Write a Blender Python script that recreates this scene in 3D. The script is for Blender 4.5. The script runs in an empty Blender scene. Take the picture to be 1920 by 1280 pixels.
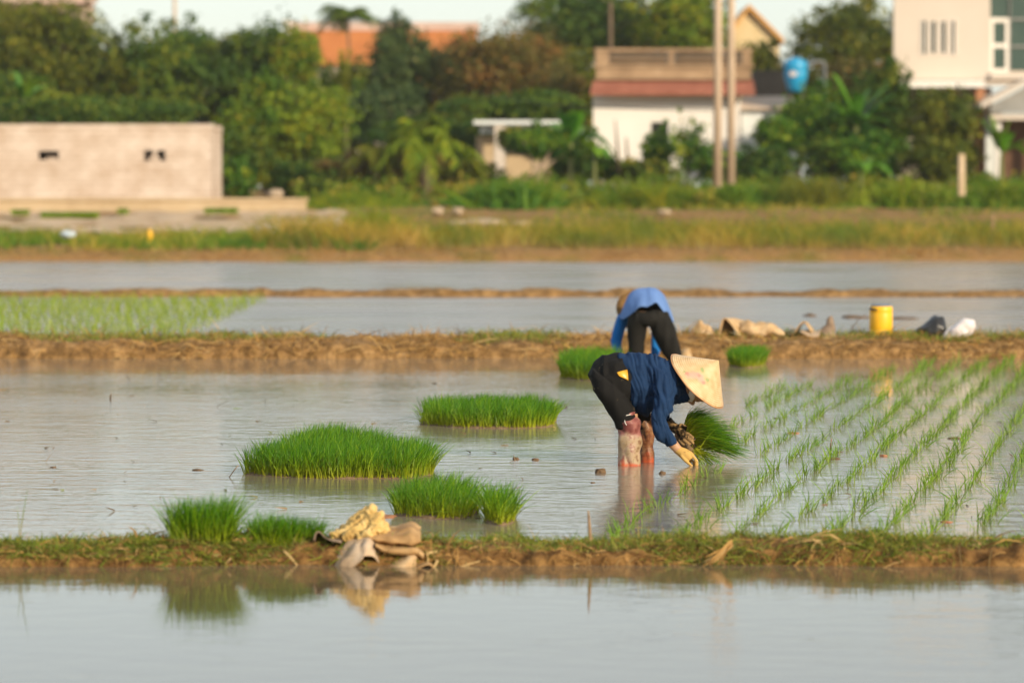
import bpy, bmesh, math
import numpy as np
from mathutils import Vector, Matrix, Quaternion
from mathutils.bvhtree import BVHTree

PI = math.pi
C = bpy.context.scene.collection
RNG = np.random.default_rng(7)

# ------------------------------------------------------------------ camera
F = 7200.0          # focal length in photo pixels (135 mm on a 36 mm sensor, 1920 wide)
CAMZ = 1.86
PITCH = math.atan(290.0 / F)
CP, SP = math.cos(PITCH), math.sin(PITCH)

def ray(px, py):
    a = (px - 960.0) / F
    b = (640.0 - py) / F
    return np.array([a, CP + b * SP, -SP + b * CP])

def P(px, py, Y):
    """point of the photo pixel at world depth Y"""
    d = ray(px, py)
    t = Y / d[1]
    return np.array([d[0] * t, Y, CAMZ + d[2] * t])

def G(px, py, z=0.0):
    """point of the photo pixel on the level plane z"""
    d = ray(px, py)
    t = (z - CAMZ) / d[2]
    return np.array([d[0] * t, d[1] * t, z])

# ------------------------------------------------------------------ noise
_perm = np.random.default_rng(3).permutation(256)
_perm = np.concatenate([_perm, _perm, _perm])
_val = np.random.default_rng(4).random(256)

def vnoise(p):
    p = np.asarray(p, float)
    i = np.floor(p).astype(int)
    f = p - i
    f = f * f * (3 - 2 * f)
    i &= 255
    def h(dx, dy, dz):
        return _val[_perm[_perm[_perm[(i[..., 0] + dx) & 255] + ((i[..., 1] + dy) & 255)] + ((i[..., 2] + dz) & 255)] & 255]
    x, y, z = f[..., 0], f[..., 1], f[..., 2]
    a = h(0,0,0)*(1-x)+h(1,0,0)*x
    b = h(0,1,0)*(1-x)+h(1,1,0)*x
    c = h(0,0,1)*(1-x)+h(1,0,1)*x
    d = h(0,1,1)*(1-x)+h(1,1,1)*x
    return ((a*(1-y)+b*y)*(1-z)+(c*(1-y)+d*y)*z) * 2 - 1

def fbm(p, o=3):
    p = np.asarray(p, float)
    s, a = 0, 1.0
    for k in range(o):
        s = s + a * vnoise(p + 17.3 * k)
        p = p * 2.03
        a *= .5
    return s

# ------------------------------------------------------------------ objects
def tag(o, label, cat, group=None, kind=None):
    if label: o['label'] = label
    if cat: o['category'] = cat
    if group: o['group'] = group
    if kind: o['kind'] = kind
    return o

def thing(name, loc, label, cat, group=None):
    o = bpy.data.objects.new(name, None)
    C.objects.link(o)
    o.empty_display_size = .1
    o.location = [float(v) for v in loc]
    return tag(o, label, cat, group)

def rootloc(o):
    v = Vector((0, 0, 0))
    while o is not None:
        v += o.location
        o = o.parent
    return np.array(v)

def make_mesh(name, v, faces, smooth=True, attrs=None):
    v = np.asarray(v, np.float32)
    me = bpy.data.meshes.new(name)
    if isinstance(faces, np.ndarray):
        n, k = faces.shape
        me.vertices.add(len(v)); me.vertices.foreach_set('co', v.ravel())
        me.loops.add(n * k); me.loops.foreach_set('vertex_index', faces.astype(np.int32).ravel())
        me.polygons.add(n)
        me.polygons.foreach_set('loop_start', np.arange(0, n * k, k, dtype=np.int32))
        me.polygons.foreach_set('loop_total', np.full(n, k, np.int32))
        me.update(calc_edges=True)
    else:
        me.from_pydata([tuple(map(float, x)) for x in v], [], [tuple(map(int, f)) for f in faces])
        me.update()
    if attrs:
        for k, a in attrs.items():
            at = me.attributes.new(k, 'FLOAT', 'POINT')
            at.data.foreach_set('value', np.asarray(a, np.float32).ravel())
    me.polygons.foreach_set('use_smooth', np.full(len(me.polygons), bool(smooth)))
    me.validate()
    return me

def link(name, me, mat, parent=None, loc=None):
    o = bpy.data.objects.new(name, me)
    C.objects.link(o)
    if mat is not None: me.materials.append(mat)
    if parent is not None: o.parent = parent
    if loc is not None: o.location = [float(x) for x in loc]
    return o

def add(name, geo, mat, parent=None, smooth=True, attrs=None, loc=None):
    """geo in world coordinates -> object (child of parent, or top level with its origin at loc)"""
    v, f = geo
    v = np.asarray(v, float)
    off = rootloc(parent) if parent is not None else (np.zeros(3) if loc is None else np.asarray(loc, float))
    return link(name, make_mesh(name, v - off, f, smooth, attrs), mat, parent, loc if parent is None else None)

def merge(*geos):
    vs, fs, n = [], [], 0
    for v, f in geos:
        v = np.asarray(v, float)
        vs.append(v)
        fs += [tuple(int(i) + n for i in q) for q in f]
        n += len(v)
    return np.concatenate(vs), fs

def box(x0, x1, y0, y1, z0, z1):
    v = [(x, y, z) for z in (z0, z1) for y in (y0, y1) for x in (x0, x1)]
    f = [(0,2,3,1),(4,5,7,6),(0,1,5,4),(2,6,7,3),(0,4,6,2),(1,3,7,5)]
    return np.array(v, float), f

def pbox(px0, px1, py0, py1, Y, depth):
    """box whose front face fills the pixel rectangle at depth Y"""
    a, b = P(px0, py1, Y), P(px1, py0, Y)
    return box(a[0], b[0], Y, Y + depth, a[2], b[2])

def cat(p0, p1, p2, p3, t):
    return .5*((2*p1)+(-p0+p2)*t+(2*p0-5*p1+4*p2-p3)*t*t+(-p0+3*p1-3*p2+p3)*t**3)

def smooth_pts(pts, m):
    pts = [np.asarray(p, float) for p in pts]
    out = []
    for i in range(len(pts) - 1):
        p0 = pts[max(i-1, 0)]; p3 = pts[min(i+2, len(pts)-1)]
        for k in range(m):
            out.append(cat(p0, pts[i], pts[i+1], p3, k / m))
    out.append(pts[-1])
    return out

def ringloft(rings, cap=True, closed=True):
    """rings: list of (N,3)"""
    n = len(rings[0])
    v = np.concatenate(rings)
    f = []
    for r in range(len(rings) - 1):
        for k in range(n if closed else n - 1):
            a = r*n+k; b = r*n+(k+1) % n
            f.append((a, b, b+n, a+n))
    if cap and closed:
        for r, flip in ((0, True), (len(rings)-1, False)):
            c = len(v)
            v = np.vstack([v, rings[r].mean(0)])
            for k in range(n):
                a, b = r*n+k, r*n+(k+1) % n
                f.append((b, a, c) if flip else (a, b, c))
    return v, f

def loft(secs, N=20, m=5, D=(0, 1, 0)):
    """secs: (A, B, depth radius) - ellipse with axis AB and half depth along D"""
    D = np.asarray(D, float)
    arr = [np.concatenate([np.asarray(a, float), np.asarray(b, float), [r]]) for a, b, r in secs]
    th = np.linspace(0, 2*PI, N, endpoint=False)
    rings = []
    for s in smooth_pts(arr, m):
        A, B, r = s[:3], s[3:6], s[6]
        c = (A + B) / 2
        rings.append(c + np.cos(th)[:, None]*(A-B)/2 + np.sin(th)[:, None]*D*r)
    return ringloft(rings)

def tube(pts, rad, N=8, m=4):
    """round tube through points with radii"""
    arr = [np.concatenate([np.asarray(p, float), [r]]) for p, r in zip(pts, rad)]
    S = smooth_pts(arr, m) if m > 1 else arr
    th = np.linspace(0, 2*PI, N, endpoint=False)
    rings = []
    ref = np.array([.31, .87, .38])
    for i, s in enumerate(S):
        t = S[min(i+1, len(S)-1)][:3] - S[max(i-1, 0)][:3]
        t = t/(np.linalg.norm(t)+1e-9)
        u = np.cross(t, ref); u /= np.linalg.norm(u)+1e-9
        w = np.cross(t, u)
        rings.append(s[:3] + s[3]*(np.cos(th)[:, None]*u + np.sin(th)[:, None]*w))
    return ringloft(rings)

def lathe(prof, N=32, c=(0, 0, 0)):
    th = np.linspace(0, 2*PI, N, endpoint=False)
    rings = [np.stack([r*np.cos(th), r*np.sin(th), np.full(N, z)], 1) + np.asarray(c) for r, z in prof]
    return ringloft(rings)

def grid(rows, m=4, closed=False):
    """rows of control points -> smooth surface (open sheet)"""
    R = [np.array(smooth_pts(r, m)) for r in rows]
    n = len(R[0])
    big = smooth_pts([r.ravel() for r in R], m)
    return ringloft([b.reshape(n, 3) for b in big], cap=False, closed=False)

def evaluated(geo, mods):
    me = bpy.data.meshes.new('tmp')
    v, f = geo
    me.from_pydata([tuple(map(float, x)) for x in v], [], [tuple(map(int, q)) for q in f])
    o = bpy.data.objects.new('tmp', me)
    C.objects.link(o)
    for t, kw in mods:
        md = o.modifiers.new(t, t)
        for k, a in kw.items(): setattr(md, k, a)
    dg = bpy.context.evaluated_depsgraph_get()
    me2 = bpy.data.meshes.new_from_object(o.evaluated_get(dg))
    vv = np.empty(len(me2.vertices)*3, np.float32); me2.vertices.foreach_get('co', vv)
    nn = np.array([n.vector[:] for n in me2.vertex_normals]) if len(me2.vertices) else np.zeros((0, 3))
    ff = [tuple(p.vertices) for p in me2.polygons]
    bpy.data.objects.remove(o); bpy.data.meshes.remove(me); bpy.data.meshes.remove(me2)
    return vv.reshape(-1, 3).astype(float), ff, nn

def solid(geos, voxel=.012, it=4, disp=None):
    """union of closed lofts as one skin, smoothed, displaced along its normals"""
    g = merge(*geos)
    v, f, n = evaluated(g, [('REMESH', dict(mode='VOXEL', voxel_size=voxel)), ('SMOOTH', dict(factor=.5, iterations=it))])
    if disp is not None:
        v = v + n*disp(v)[:, None]
    return v, f

def thick(geo, t=.004, sub=0, disp=None):
    mods = []
    if sub: mods.append(('SUBSURF', dict(levels=sub)))
    v, f = geo
    if disp is not None:
        v2, f2, n2 = evaluated((v, f), mods)
        v = v2 + n2*disp(v2)[:, None]; f = f2; mods = []
    mods.append(('SOLIDIFY', dict(thickness=t, offset=0)))
    v, f, n = evaluated((v, f), mods)
    return v, f

def blades(base, dirv, L, curve, w, segs=3, seed=0, tint=None, flat=.5):
    """curved tapering grass blades. base (n,3), dirv (n,3), L (n,), curve (n,3), w (n,)"""
    r = np.random.default_rng(seed)
    n = len(base)
    t = np.linspace(0, 1, segs+1)
    pos = base[:, None] + L[:, None, None]*(dirv[:, None]*t[None, :, None] + curve[:, None]*(t**2)[None, :, None])
    rv = r.normal(size=(n, 3)); rv[:, 1] *= flat
    wd = np.cross(dirv, np.cross(rv, dirv)); wd /= np.linalg.norm(wd, axis=1)[:, None]+1e-9
    prof = np.minimum((1-t)**.7*1.05, .75+.5*t) + .04
    off = .5*w[:, None, None]*prof[None, :, None]*wd[:, None]
    v = np.stack([pos-off, pos+off], 2).reshape(-1, 3)
    k = (segs+1)*2
    q = np.array([[2*s, 2*s+1, 2*s+3, 2*s+2] for s in range(segs)])
    f = (np.arange(n)[:, None, None]*k + q[None]).reshape(-1, 4)
    if tint is None: tint = r.random(n)
    return (v, f), dict(tint=np.repeat(tint, k), along=np.tile(np.repeat(t, 2), n))

def cat_geo(parts):
    """merge numpy quad geos with attrs"""
    vs, fs, n = [], [], 0
    at = {}
    for (v, f), a in parts:
        vs.append(v); fs.append(f+n); n += len(v)
        for k, x in a.items(): at.setdefault(k, []).append(x)
    return (np.concatenate(vs), np.concatenate(fs)), {k: np.concatenate(x) for k, x in at.items()}

# ------------------------------------------------------------------ materials
def nodes(name):
    m = bpy.data.materials.new(name); m.use_nodes = True
    nt = m.node_tree; nt.nodes.clear()
    out = nt.nodes.new('ShaderNodeOutputMaterial')
    return m, nt, out

def N(nt, t, **kw):
    n = nt.nodes.new('ShaderNode'+t)
    for k, v in kw.items():
        if k.startswith('i_'):
            n.inputs[k[2:].replace('_', ' ')].default_value = v
        else: setattr(n, k, v)
    return n

def ramp(nt, stops):
    r = nt.nodes.new('ShaderNodeValToRGB')
    e = r.color_ramp.elements
    while len(e) < len(stops): e.new(.5)
    for el, (p, c) in zip(e, stops):
        el.position = p; el.color = (*c, 1) if len(c) == 3 else c
    return r

def L_(nt, a, b): nt.links.new(a, b)

def pm(name, stops, rough=.7, scale=4.0, detail=4.0, bump=0.0, bscale=None, stretch=(1, 1, 1), coord='Object', spec=.3, metallic=0.0, sheen=0):
    """principled with noise-driven colour"""
    m, nt, out = nodes(name)
    b = N(nt, 'BsdfPrincipled'); L_(nt, b.outputs[0], out.inputs[0])
    b.inputs['Roughness'].default_value = rough
    b.inputs['Specular IOR Level'].default_value = spec
    b.inputs['Metallic'].default_value = metallic
    if sheen: b.inputs['Sheen Weight'].default_value = sheen
    tc = N(nt, 'TexCoord'); mp = N(nt, 'Mapping'); mp.inputs['Scale'].default_value = stretch
    L_(nt, tc.outputs[coord], mp.inputs[0])
    nz = N(nt, 'TexNoise'); nz.inputs['Scale'].default_value = scale; nz.inputs['Detail'].default_value = detail
    nz.inputs['Roughness'].default_value = .6
    L_(nt, mp.outputs[0], nz.inputs[0])
    if not isinstance(stops[0], (tuple, list)):
        stops = [(.3, stops), (.7, tuple(c*.85 for c in stops))]
    r = ramp(nt, stops); L_(nt, nz.outputs[0], r.inputs[0]); L_(nt, r.outputs[0], b.inputs['Base Color'])
    if bump:
        n2 = N(nt, 'TexNoise'); n2.inputs['Scale'].default_value = bscale or scale*3; n2.inputs['Detail'].default_value = 5
        L_(nt, mp.outputs[0], n2.inputs[0])
        bp = N(nt, 'Bump'); bp.inputs['Strength'].default_value = 1; bp.inputs['Distance'].default_value = bump
        L_(nt, n2.outputs[0], bp.inputs['Height']); L_(nt, bp.outputs[0], b.inputs['Normal'])
    return m

def leafmat(name, stops, base=None, basepow=2.0, transl=.3, rough=.55, spec=.25):
    """tint attribute drives hue; optional base colour along the blade"""
    m, nt, out = nodes(name)
    at = N(nt, 'Attribute', attribute_name='tint')
    r = ramp(nt, stops); L_(nt, at.outputs['Fac'], r.inputs[0])
    col = r.outputs[0]
    if base is not None:
        al = N(nt, 'Attribute', attribute_name='along')
        s = N(nt, 'Math', operation='SUBTRACT'); s.inputs[0].default_value = 1; L_(nt, al.outputs['Fac'], s.inputs[1])
        p = N(nt, 'Math', operation='POWER'); L_(nt, s.outputs[0], p.inputs[0]); p.inputs[1].default_value = basepow
        mx = N(nt, 'MixRGB'); L_(nt, p.outputs[0], mx.inputs[0]); L_(nt, col, mx.inputs[1]); mx.inputs[2].default_value = (*base, 1)
        col = mx.outputs[0]
    b = N(nt, 'BsdfPrincipled'); b.inputs['Roughness'].default_value = rough; b.inputs['Specular IOR Level'].default_value = spec
    t = N(nt, 'BsdfTranslucent')
    L_(nt, col, b.inputs['Base Color']); L_(nt, col, t.inputs[0])
    ms = N(nt, 'MixShader'); ms.inputs[0].default_value = transl
    L_(nt, b.outputs[0], ms.inputs[1]); L_(nt, t.outputs[0], ms.inputs[2]); L_(nt, ms.outputs[0], out.inputs[0])
    return m
SKY_STRENGTH, SUN_STRENGTH, EXPOSURE = .15, 2.9, .84
HAZE_MIX, HAZE_COL = .70, (2.62, 2.76, 2.76)
RIP_NEAR, RIP_MID, RIP_FAR = .003, .008, .005
ROUGH = (.055, .105, .24)
HAZE_DENS = .0002
# ------------------------------------------------------------------ camera, light, sky
sc = bpy.context.scene
cam_d = bpy.data.cameras.new('camera'); cam = bpy.data.objects.new('camera', cam_d); C.objects.link(cam)
cam.location = (0, 0, CAMZ); cam.rotation_euler = (PI/2 - PITCH, 0, 0)
cam_d.sensor_width = 36; cam_d.lens = 135; cam_d.clip_start = .5; cam_d.clip_end = 6000
cam_d.dof.use_dof = True; cam_d.dof.focus_distance = 25.2; cam_d.dof.aperture_fstop = 2.3
cam_d.dof.aperture_blades = 0
sc.camera = cam
sc.render.engine = 'CYCLES'
sc.cycles.use_denoising = True
sc.cycles.max_bounces = 6; sc.cycles.diffuse_bounces = 3; sc.cycles.glossy_bounces = 3
sc.cycles.transmission_bounces = 3; sc.cycles.transparent_max_bounces = 4
sc.cycles.caustics_reflective = False; sc.cycles.caustics_refractive = False

SUN = Vector((.66, -.75, 0)).normalized() * math.cos(math.radians(22)) + Vector((0, 0, math.sin(math.radians(22))))
w = bpy.data.worlds.new('World'); sc.world = w; w.use_nodes = True
nt = w.node_tree; nt.nodes.clear()
sk = nt.nodes.new('ShaderNodeTexSky'); sk.sky_type = 'NISHITA'; sk.sun_disc = False
sk.sun_elevation = math.radians(22); sk.sun_rotation = math.atan2(SUN.x, SUN.y)
sk.air_density = 1.0; sk.dust_density = 1.0; sk.ozone_density = 1.0; sk.altitude = 0
bg = nt.nodes.new('ShaderNodeBackground'); bg.inputs[1].default_value = SKY_STRENGTH
wo = nt.nodes.new('ShaderNodeOutputWorld')
# thin bright high haze over the blue
hz = nt.nodes.new('ShaderNodeMixRGB'); hz.inputs[0].default_value = HAZE_MIX; hz.inputs[2].default_value = (*HAZE_COL, 1)
nt.links.new(sk.outputs[0], hz.inputs[1]); nt.links.new(hz.outputs[0], bg.inputs[0]); nt.links.new(bg.outputs[0], wo.inputs[0])
sl = bpy.data.lights.new('sun', 'SUN'); sl.energy = SUN_STRENGTH; sl.angle = math.radians(1.2); sl.color = (1, .84, .62)
so = bpy.data.objects.new('sun', sl); C.objects.link(so); so.rotation_euler = SUN.to_track_quat('Z', 'Y').to_euler()
so.location = (20, -20, 30)
sc.view_settings.view_transform = 'Standard'; sc.view_settings.look = 'None'
sc.view_settings.gamma = 1; sc.view_settings.exposure = EXPOSURE

# ------------------------------------------------------------------ ground sheet
GP = [(-40, -.4), (95.3, -.4), (95.65, -.05), (95.9, .1), (96.3, .2), (97.5, .28), (112, .4), (118, .5), (126, 1.0), (140, 1.25), (150, 1.4), (170, 1.5), (400, 1.5), (3000, 1.5)]
def ground_z(y):
    return np.interp(y, [g[0] for g in GP], [g[1] for g in GP])
ys = np.unique(np.concatenate([[-40, 0, 40, 80], np.linspace(95.2, 98, 16), np.linspace(98.5, 150, 90), [160, 170, 200, 300, 600, 1200, 3000]]))
xs = np.unique(np.concatenate([np.linspace(-600, -40, 15), np.linspace(-40, 40, 161), np.linspace(40, 600, 15)]))
X, Y = np.meshgrid(xs, ys)
Z = ground_z(Y)
nz = fbm(np.stack([X*.6, Y*.6, X*0], -1), 3)
Z = Z + np.where((Y > 95.5) & (Y < 400), .07*nz*np.clip((Y-95.5)/2, 0.15, 1), 0)
n0, n1 = X.shape
idx = np.arange(n0*n1).reshape(n0, n1)
gf = np.stack([idx[:-1, :-1], idx[:-1, 1:], idx[1:, 1:], idx[1:, :-1]], -1).reshape(-1, 4)
M_ground = pm('earth_ground', [(.3, (.20, .105, .035)), (.48, (.27, .155, .06)), (.6, (.17, .125, .03)), (.75, (.12, .16, .03))], rough=.95, scale=.5, detail=8, bump=.05, bscale=6, spec=.1)
o = add('ground', (np.stack([X, Y, Z], -1).reshape(-1, 3), gf), M_ground)
tag(o, 'brown earth ground running from the paddies up to the village', 'ground', kind='structure')

# ------------------------------------------------------------------ water
def watermat():
    m, nt, out = nodes('paddy_water')
    b = N(nt, 'BsdfPrincipled'); L_(nt, b.outputs[0], out.inputs[0])
    b.inputs['IOR'].default_value = 1.33
    b.inputs['Specular IOR Level'].default_value = .5
    geo = N(nt, 'NewGeometry')
    sx = N(nt, 'SeparateXYZ'); L_(nt, geo.outputs['Position'], sx.inputs[0])
    # muddy body colour
    nz = N(nt, 'TexNoise'); nz.inputs['Scale'].default_value = .35; nz.inputs['Detail'].default_value = 4
    mp0 = N(nt, 'Mapping'); mp0.inputs['Scale'].default_value = (.5, 1, 1); L_(nt, geo.outputs['Position'], mp0.inputs[0]); L_(nt, mp0.outputs[0], nz.inputs[0])
    r = ramp(nt, [(.3, (.205, .165, .118)), (.7, (.275, .225, .165))]); L_(nt, nz.outputs[0], r.inputs[0])
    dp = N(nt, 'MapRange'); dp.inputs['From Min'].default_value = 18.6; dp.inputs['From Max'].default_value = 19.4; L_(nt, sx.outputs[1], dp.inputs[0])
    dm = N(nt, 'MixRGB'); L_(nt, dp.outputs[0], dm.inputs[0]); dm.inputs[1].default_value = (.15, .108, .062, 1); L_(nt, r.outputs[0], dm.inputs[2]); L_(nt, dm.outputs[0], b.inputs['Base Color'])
    # ripple strength: calm near pond, ruffled farther ponds
    mr = N(nt, 'MapRange'); mr.inputs['From Min'].default_value = 18.6; mr.inputs['From Max'].default_value = 21
    mr.inputs['To Min'].default_value = RIP_NEAR; mr.inputs['To Max'].default_value = RIP_MID
    L_(nt, sx.outputs[1], mr.inputs[0])
    mr2 = N(nt, 'MapRange'); mr2.inputs['From Min'].default_value = 42; mr2.inputs['From Max'].default_value = 46
    mr2.inputs['To Min'].default_value = 0; mr2.inputs['To Max'].default_value = RIP_FAR
    L_(nt, sx.outputs[1], mr2.inputs[0])
    sm = N(nt, 'Math', operation='ADD'); L_(nt, mr.outputs[0], sm.inputs[0]); L_(nt, mr2.outputs[0], sm.inputs[1])
    # patches of wind
    wn = N(nt, 'TexNoise'); wn.inputs['Scale'].default_value = .5; wn.inputs['Detail'].default_value = 2; L_(nt, mp0.outputs[0], wn.inputs[0])
    wr = N(nt, 'MapRange'); wr.inputs['From Min'].default_value = .3; wr.inputs['From Max'].default_value = .7; wr.inputs['To Min'].default_value = .55; wr.inputs['To Max'].default_value = 1.3
    L_(nt, wn.outputs[0], wr.inputs[0])
    mu = N(nt, 'Math', operation='MULTIPLY'); L_(nt, sm.outputs[0], mu.inputs[0]); L_(nt, wr.outputs[0], mu.inputs[1])
    # sheltered, calmer water close under the tall bank
    sh = N(nt, 'MapRange'); sh.inputs['From Min'].default_value = 33; sh.inputs['From Max'].default_value = 40.5; sh.inputs['To Min'].default_value = 1; sh.inputs['To Max'].default_value = .4
    L_(nt, sx.outputs[1], sh.inputs[0])
    op = N(nt, 'Math', operation='GREATER_THAN'); L_(nt, sx.outputs[1], op.inputs[0]); op.inputs[1].default_value = 42.4
    sh2 = N(nt, 'Math', operation='MAXIMUM'); L_(nt, sh.outputs[0], sh2.inputs[0]); L_(nt, op.outputs[0], sh2.inputs[1])
    mu0 = mu; mu = N(nt, 'Math', operation='MULTIPLY'); L_(nt, mu0.outputs[0], mu.inputs[0]); L_(nt, sh2.outputs[0], mu.inputs[1])
    def wave(scale, sx_, sy_, rot):
        mp = N(nt, 'Mapping'); mp.inputs['Scale'].default_value = (sx_, sy_, 1); mp.inputs['Rotation'].default_value = (0, 0, rot)
        L_(nt, geo.outputs['Position'], mp.inputs[0])
        n = N(nt, 'TexNoise'); n.inputs['Scale'].default_value = scale; n.inputs['Detail'].default_value = 2.5; n.inputs['Distortion'].default_value = .6
        L_(nt, mp.outputs[0], n.inputs[0]); return n
    a = wave(5.0, .55, 1, .25); c = wave(17.0, .6, 1, -.3)
    ad = N(nt, 'MixRGB'); ad.inputs[0].default_value = .28; L_(nt, a.outputs[0], ad.inputs[1]); L_(nt, c.outputs[0], ad.inputs[2])
    bp = N(nt, 'Bump'); bp.inputs['Strength'].default_value = 1
    L_(nt, mu.outputs[0], bp.inputs['Distance']); L_(nt, ad.outputs[0], bp.inputs['Height']); L_(nt, bp.outputs[0], b.inputs['Normal'])
    # fine wind ripple, finer than can be drawn, as roughness: calm in front, ruffled far out
    rr = N(nt, 'MapRange'); rr.inputs['From Min'].default_value = 18.6; rr.inputs['From Max'].default_value = 20
    rr.inputs['To Min'].default_value = ROUGH[0]; rr.inputs['To Max'].default_value = ROUGH[1]
    L_(nt, sx.outputs[1], rr.inputs[0])
    r3 = N(nt, 'MapRange'); r3.inputs['From Min'].default_value = 42; r3.inputs['From Max'].default_value = 45
    r3.inputs['To Min'].default_value = 0; r3.inputs['To Max'].default_value = ROUGH[2]-ROUGH[1]
    L_(nt, sx.outputs[1], r3.inputs[0])
    ra = N(nt, 'Math', operation='ADD'); L_(nt, rr.outputs[0], ra.inputs[0]); L_(nt, r3.outputs[0], ra.inputs[1])
    rm = N(nt, 'Math', operation='MULTIPLY'); L_(nt, ra.outputs[0], rm.inputs[0]); L_(nt, wr.outputs[0], rm.inputs[1])
    rm2 = N(nt, 'Math', operation='MULTIPLY'); L_(nt, rm.outputs[0], rm2.inputs[0]); L_(nt, sh2.outputs[0], rm2.inputs[1])
    L_(nt, rm2.outputs[0], b.inputs['Roughness'])
    return m
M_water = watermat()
o = add('water', (np.array([(-600, -40, 0), (600, -40, 0), (600, 96.2, 0), (-600, 96.2, 0)], float), [(0, 1, 2, 3)]), M_water, smooth=False)
tag(o, 'shallow muddy flooded paddy water reflecting the pale sky', 'water', kind='structure')

# ------------------------------------------------------------------ earth banks between the ponds
def bank(name, label, prof, x0, x1, nx, amp, freq, seed, mat, yamp=.08):
    """prof: (y, z) cross section points"""
    pr = np.array(smooth_pts([np.array(p) for p in prof], 5))
    xs = np.linspace(x0, x1, nx)
    X = np.repeat(xs[:, None], len(pr), 1)
    Y = np.repeat(pr[None, :, 0], nx, 0); Z = np.repeat(pr[None, :, 1], nx, 0)
    p = np.stack([X*freq, Y*freq, Z*freq], -1)+seed
    low = fbm(np.stack([X*.9, X*0+seed, X*0], -1), 3)
    Y = Y + yamp*low + .5*amp*fbm(p*1.7+9, 3)
    Z = Z + amp*fbm(p, 4) * np.clip((Z+.05)*12, .15, 1) + amp*.8*fbm(np.stack([X*2.1, Y*.5, X*0+seed], -1), 2)*np.clip(Z*10, 0, 1)
    idx = np.arange(X.size).reshape(X.shape)
    f = np.stack([idx[:-1, :-1], idx[1:, :-1], idx[1:, 1:], idx[:-1, 1:]], -1).reshape(-1, 4)
    o = add(name, (np.stack([X, Y, Z], -1).reshape(-1, 3), f), mat)
    tag(o, label, 'bank', kind='structure')
    return o, BVHTree.FromPolygons([tuple(v.co) for v in o.data.vertices], [tuple(pp.vertices) for pp in o.data.polygons])

M_mud = pm('bank_mud', [(.28, (.075, .04, .014)), (.45, (.19, .105, .037)), (.6, (.31, .18, .07)), (.8, (.43, .275, .125))], rough=.9, scale=7, detail=8, bump=.03, bscale=22, spec=.15)
M_mud_near = pm('bank_mud_dark', [(.28, (.045, .022, .007)), (.45, (.12, .06, .018)), (.6, (.24, .13, .042)), (.8, (.38, .23, .09))], rough=.9, scale=11, detail=8, bump=.02, bscale=30, spec=.15)
near_bank, near_bvh = bank('earth_bank', 'low earth bank with short grass in front of the farmer', [(18.62, -.3), (18.80, -.02), (18.86, .04), (18.94, .075), (19.1, .085), (19.28, .07), (19.45, 0), (19.7, -.3)], -5, 5, 900, .034, 5, 3.1, M_mud_near, .06)
mid_bank, mid_bvh = bank('earth_bank', 'tall bare brown earth bank behind the second farmer', [(41.3, -.3), (41.58, -.02), (41.68, .09), (41.85, .155), (42.3, .185), (42.9, .17), (43.3, 0), (43.6, -.3)], -11, 11, 1100, .030, 3, 8.7, M_mud, .10)
thin_bank, thin_bvh = bank('earth_bank', 'thin lumpy mud ridge between the two far ponds', [(64.3, -.3), (64.7, -.02), (64.9, .06), (65.2, .09), (65.6, .05), (65.8, -.02), (66.2, -.3)], -16, 16, 900, .05, 2.2, 5.3, M_mud, .2)

def hang2(d, r):
    d = d.copy(); d[:, 2] = r.normal(.3, .5, len(d)); d[:, 1] = -abs(r.normal(.5, .4, len(d))); d[:, 0] = r.normal(0, .7, len(d))
    return d/np.linalg.norm(d, axis=1)[:, None]
def drop(bvh, x, y, default=0.0):
    h = bvh.ray_cast(Vector((float(x), float(y), 5)), Vector((0, 0, -1)))
    return h[0].z if h[0] is not None else default

def scatter(bvh, n, x0, x1, y0, y1, r, mask=None):
    out = []
    while len(out) < n:
        x, y = r.uniform(x0, x1), r.uniform(y0, y1)
        if mask is not None and r.random() > mask(x, y): continue
        z = drop(bvh, x, y, None)
        if z is None or z < -.03: continue
        out.append((x, y, z))
    return np.array(out)

M_grass = leafmat('bank_grass', [(0, (.26, .28, .02)), (.4, (.12, .21, .009)), (.8, (.075, .15, .007)), (1, (.42, .30, .05))], base=(.25, .19, .07), basepow=2.5, transl=.25)
M_straw = leafmat('dry_straw', [(0, (.46, .28, .09)), (.5, (.36, .20, .06)), (.8, (.22, .12, .035)), (1, (.58, .41, .18))], transl=.15, rough=.8)

def up_dirs(n, r, lean):
    d = np.stack([r.normal(0, lean, n), r.normal(0, lean, n), np.ones(n)], 1)
    return d/np.linalg.norm(d, axis=1)[:, None]

def grass_patch(name, label, base, h0, h1, w0, w1, mat, seed, lean=.35, droop=.35, segs=3, cat_='grass', tint=None, down=None):
    r = np.random.default_rng(seed); n = len(base)
    d = up_dirs(n, r, lean)
    if down is not None: d = down(d, r)
    L = r.uniform(h0, h1, n)*(.75+.5*r.random(n))
    cv = np.stack([r.normal(0, .45, n), r.normal(0, .35, n)-.05, -droop*r.random(n)], 1)
    g, a = blades(base, d, L, cv, r.uniform(w0, w1, n), segs, seed, tint)
    o = add(name, g, mat, attrs=a)
    return tag(o, label, cat_, kind='stuff')

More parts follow.
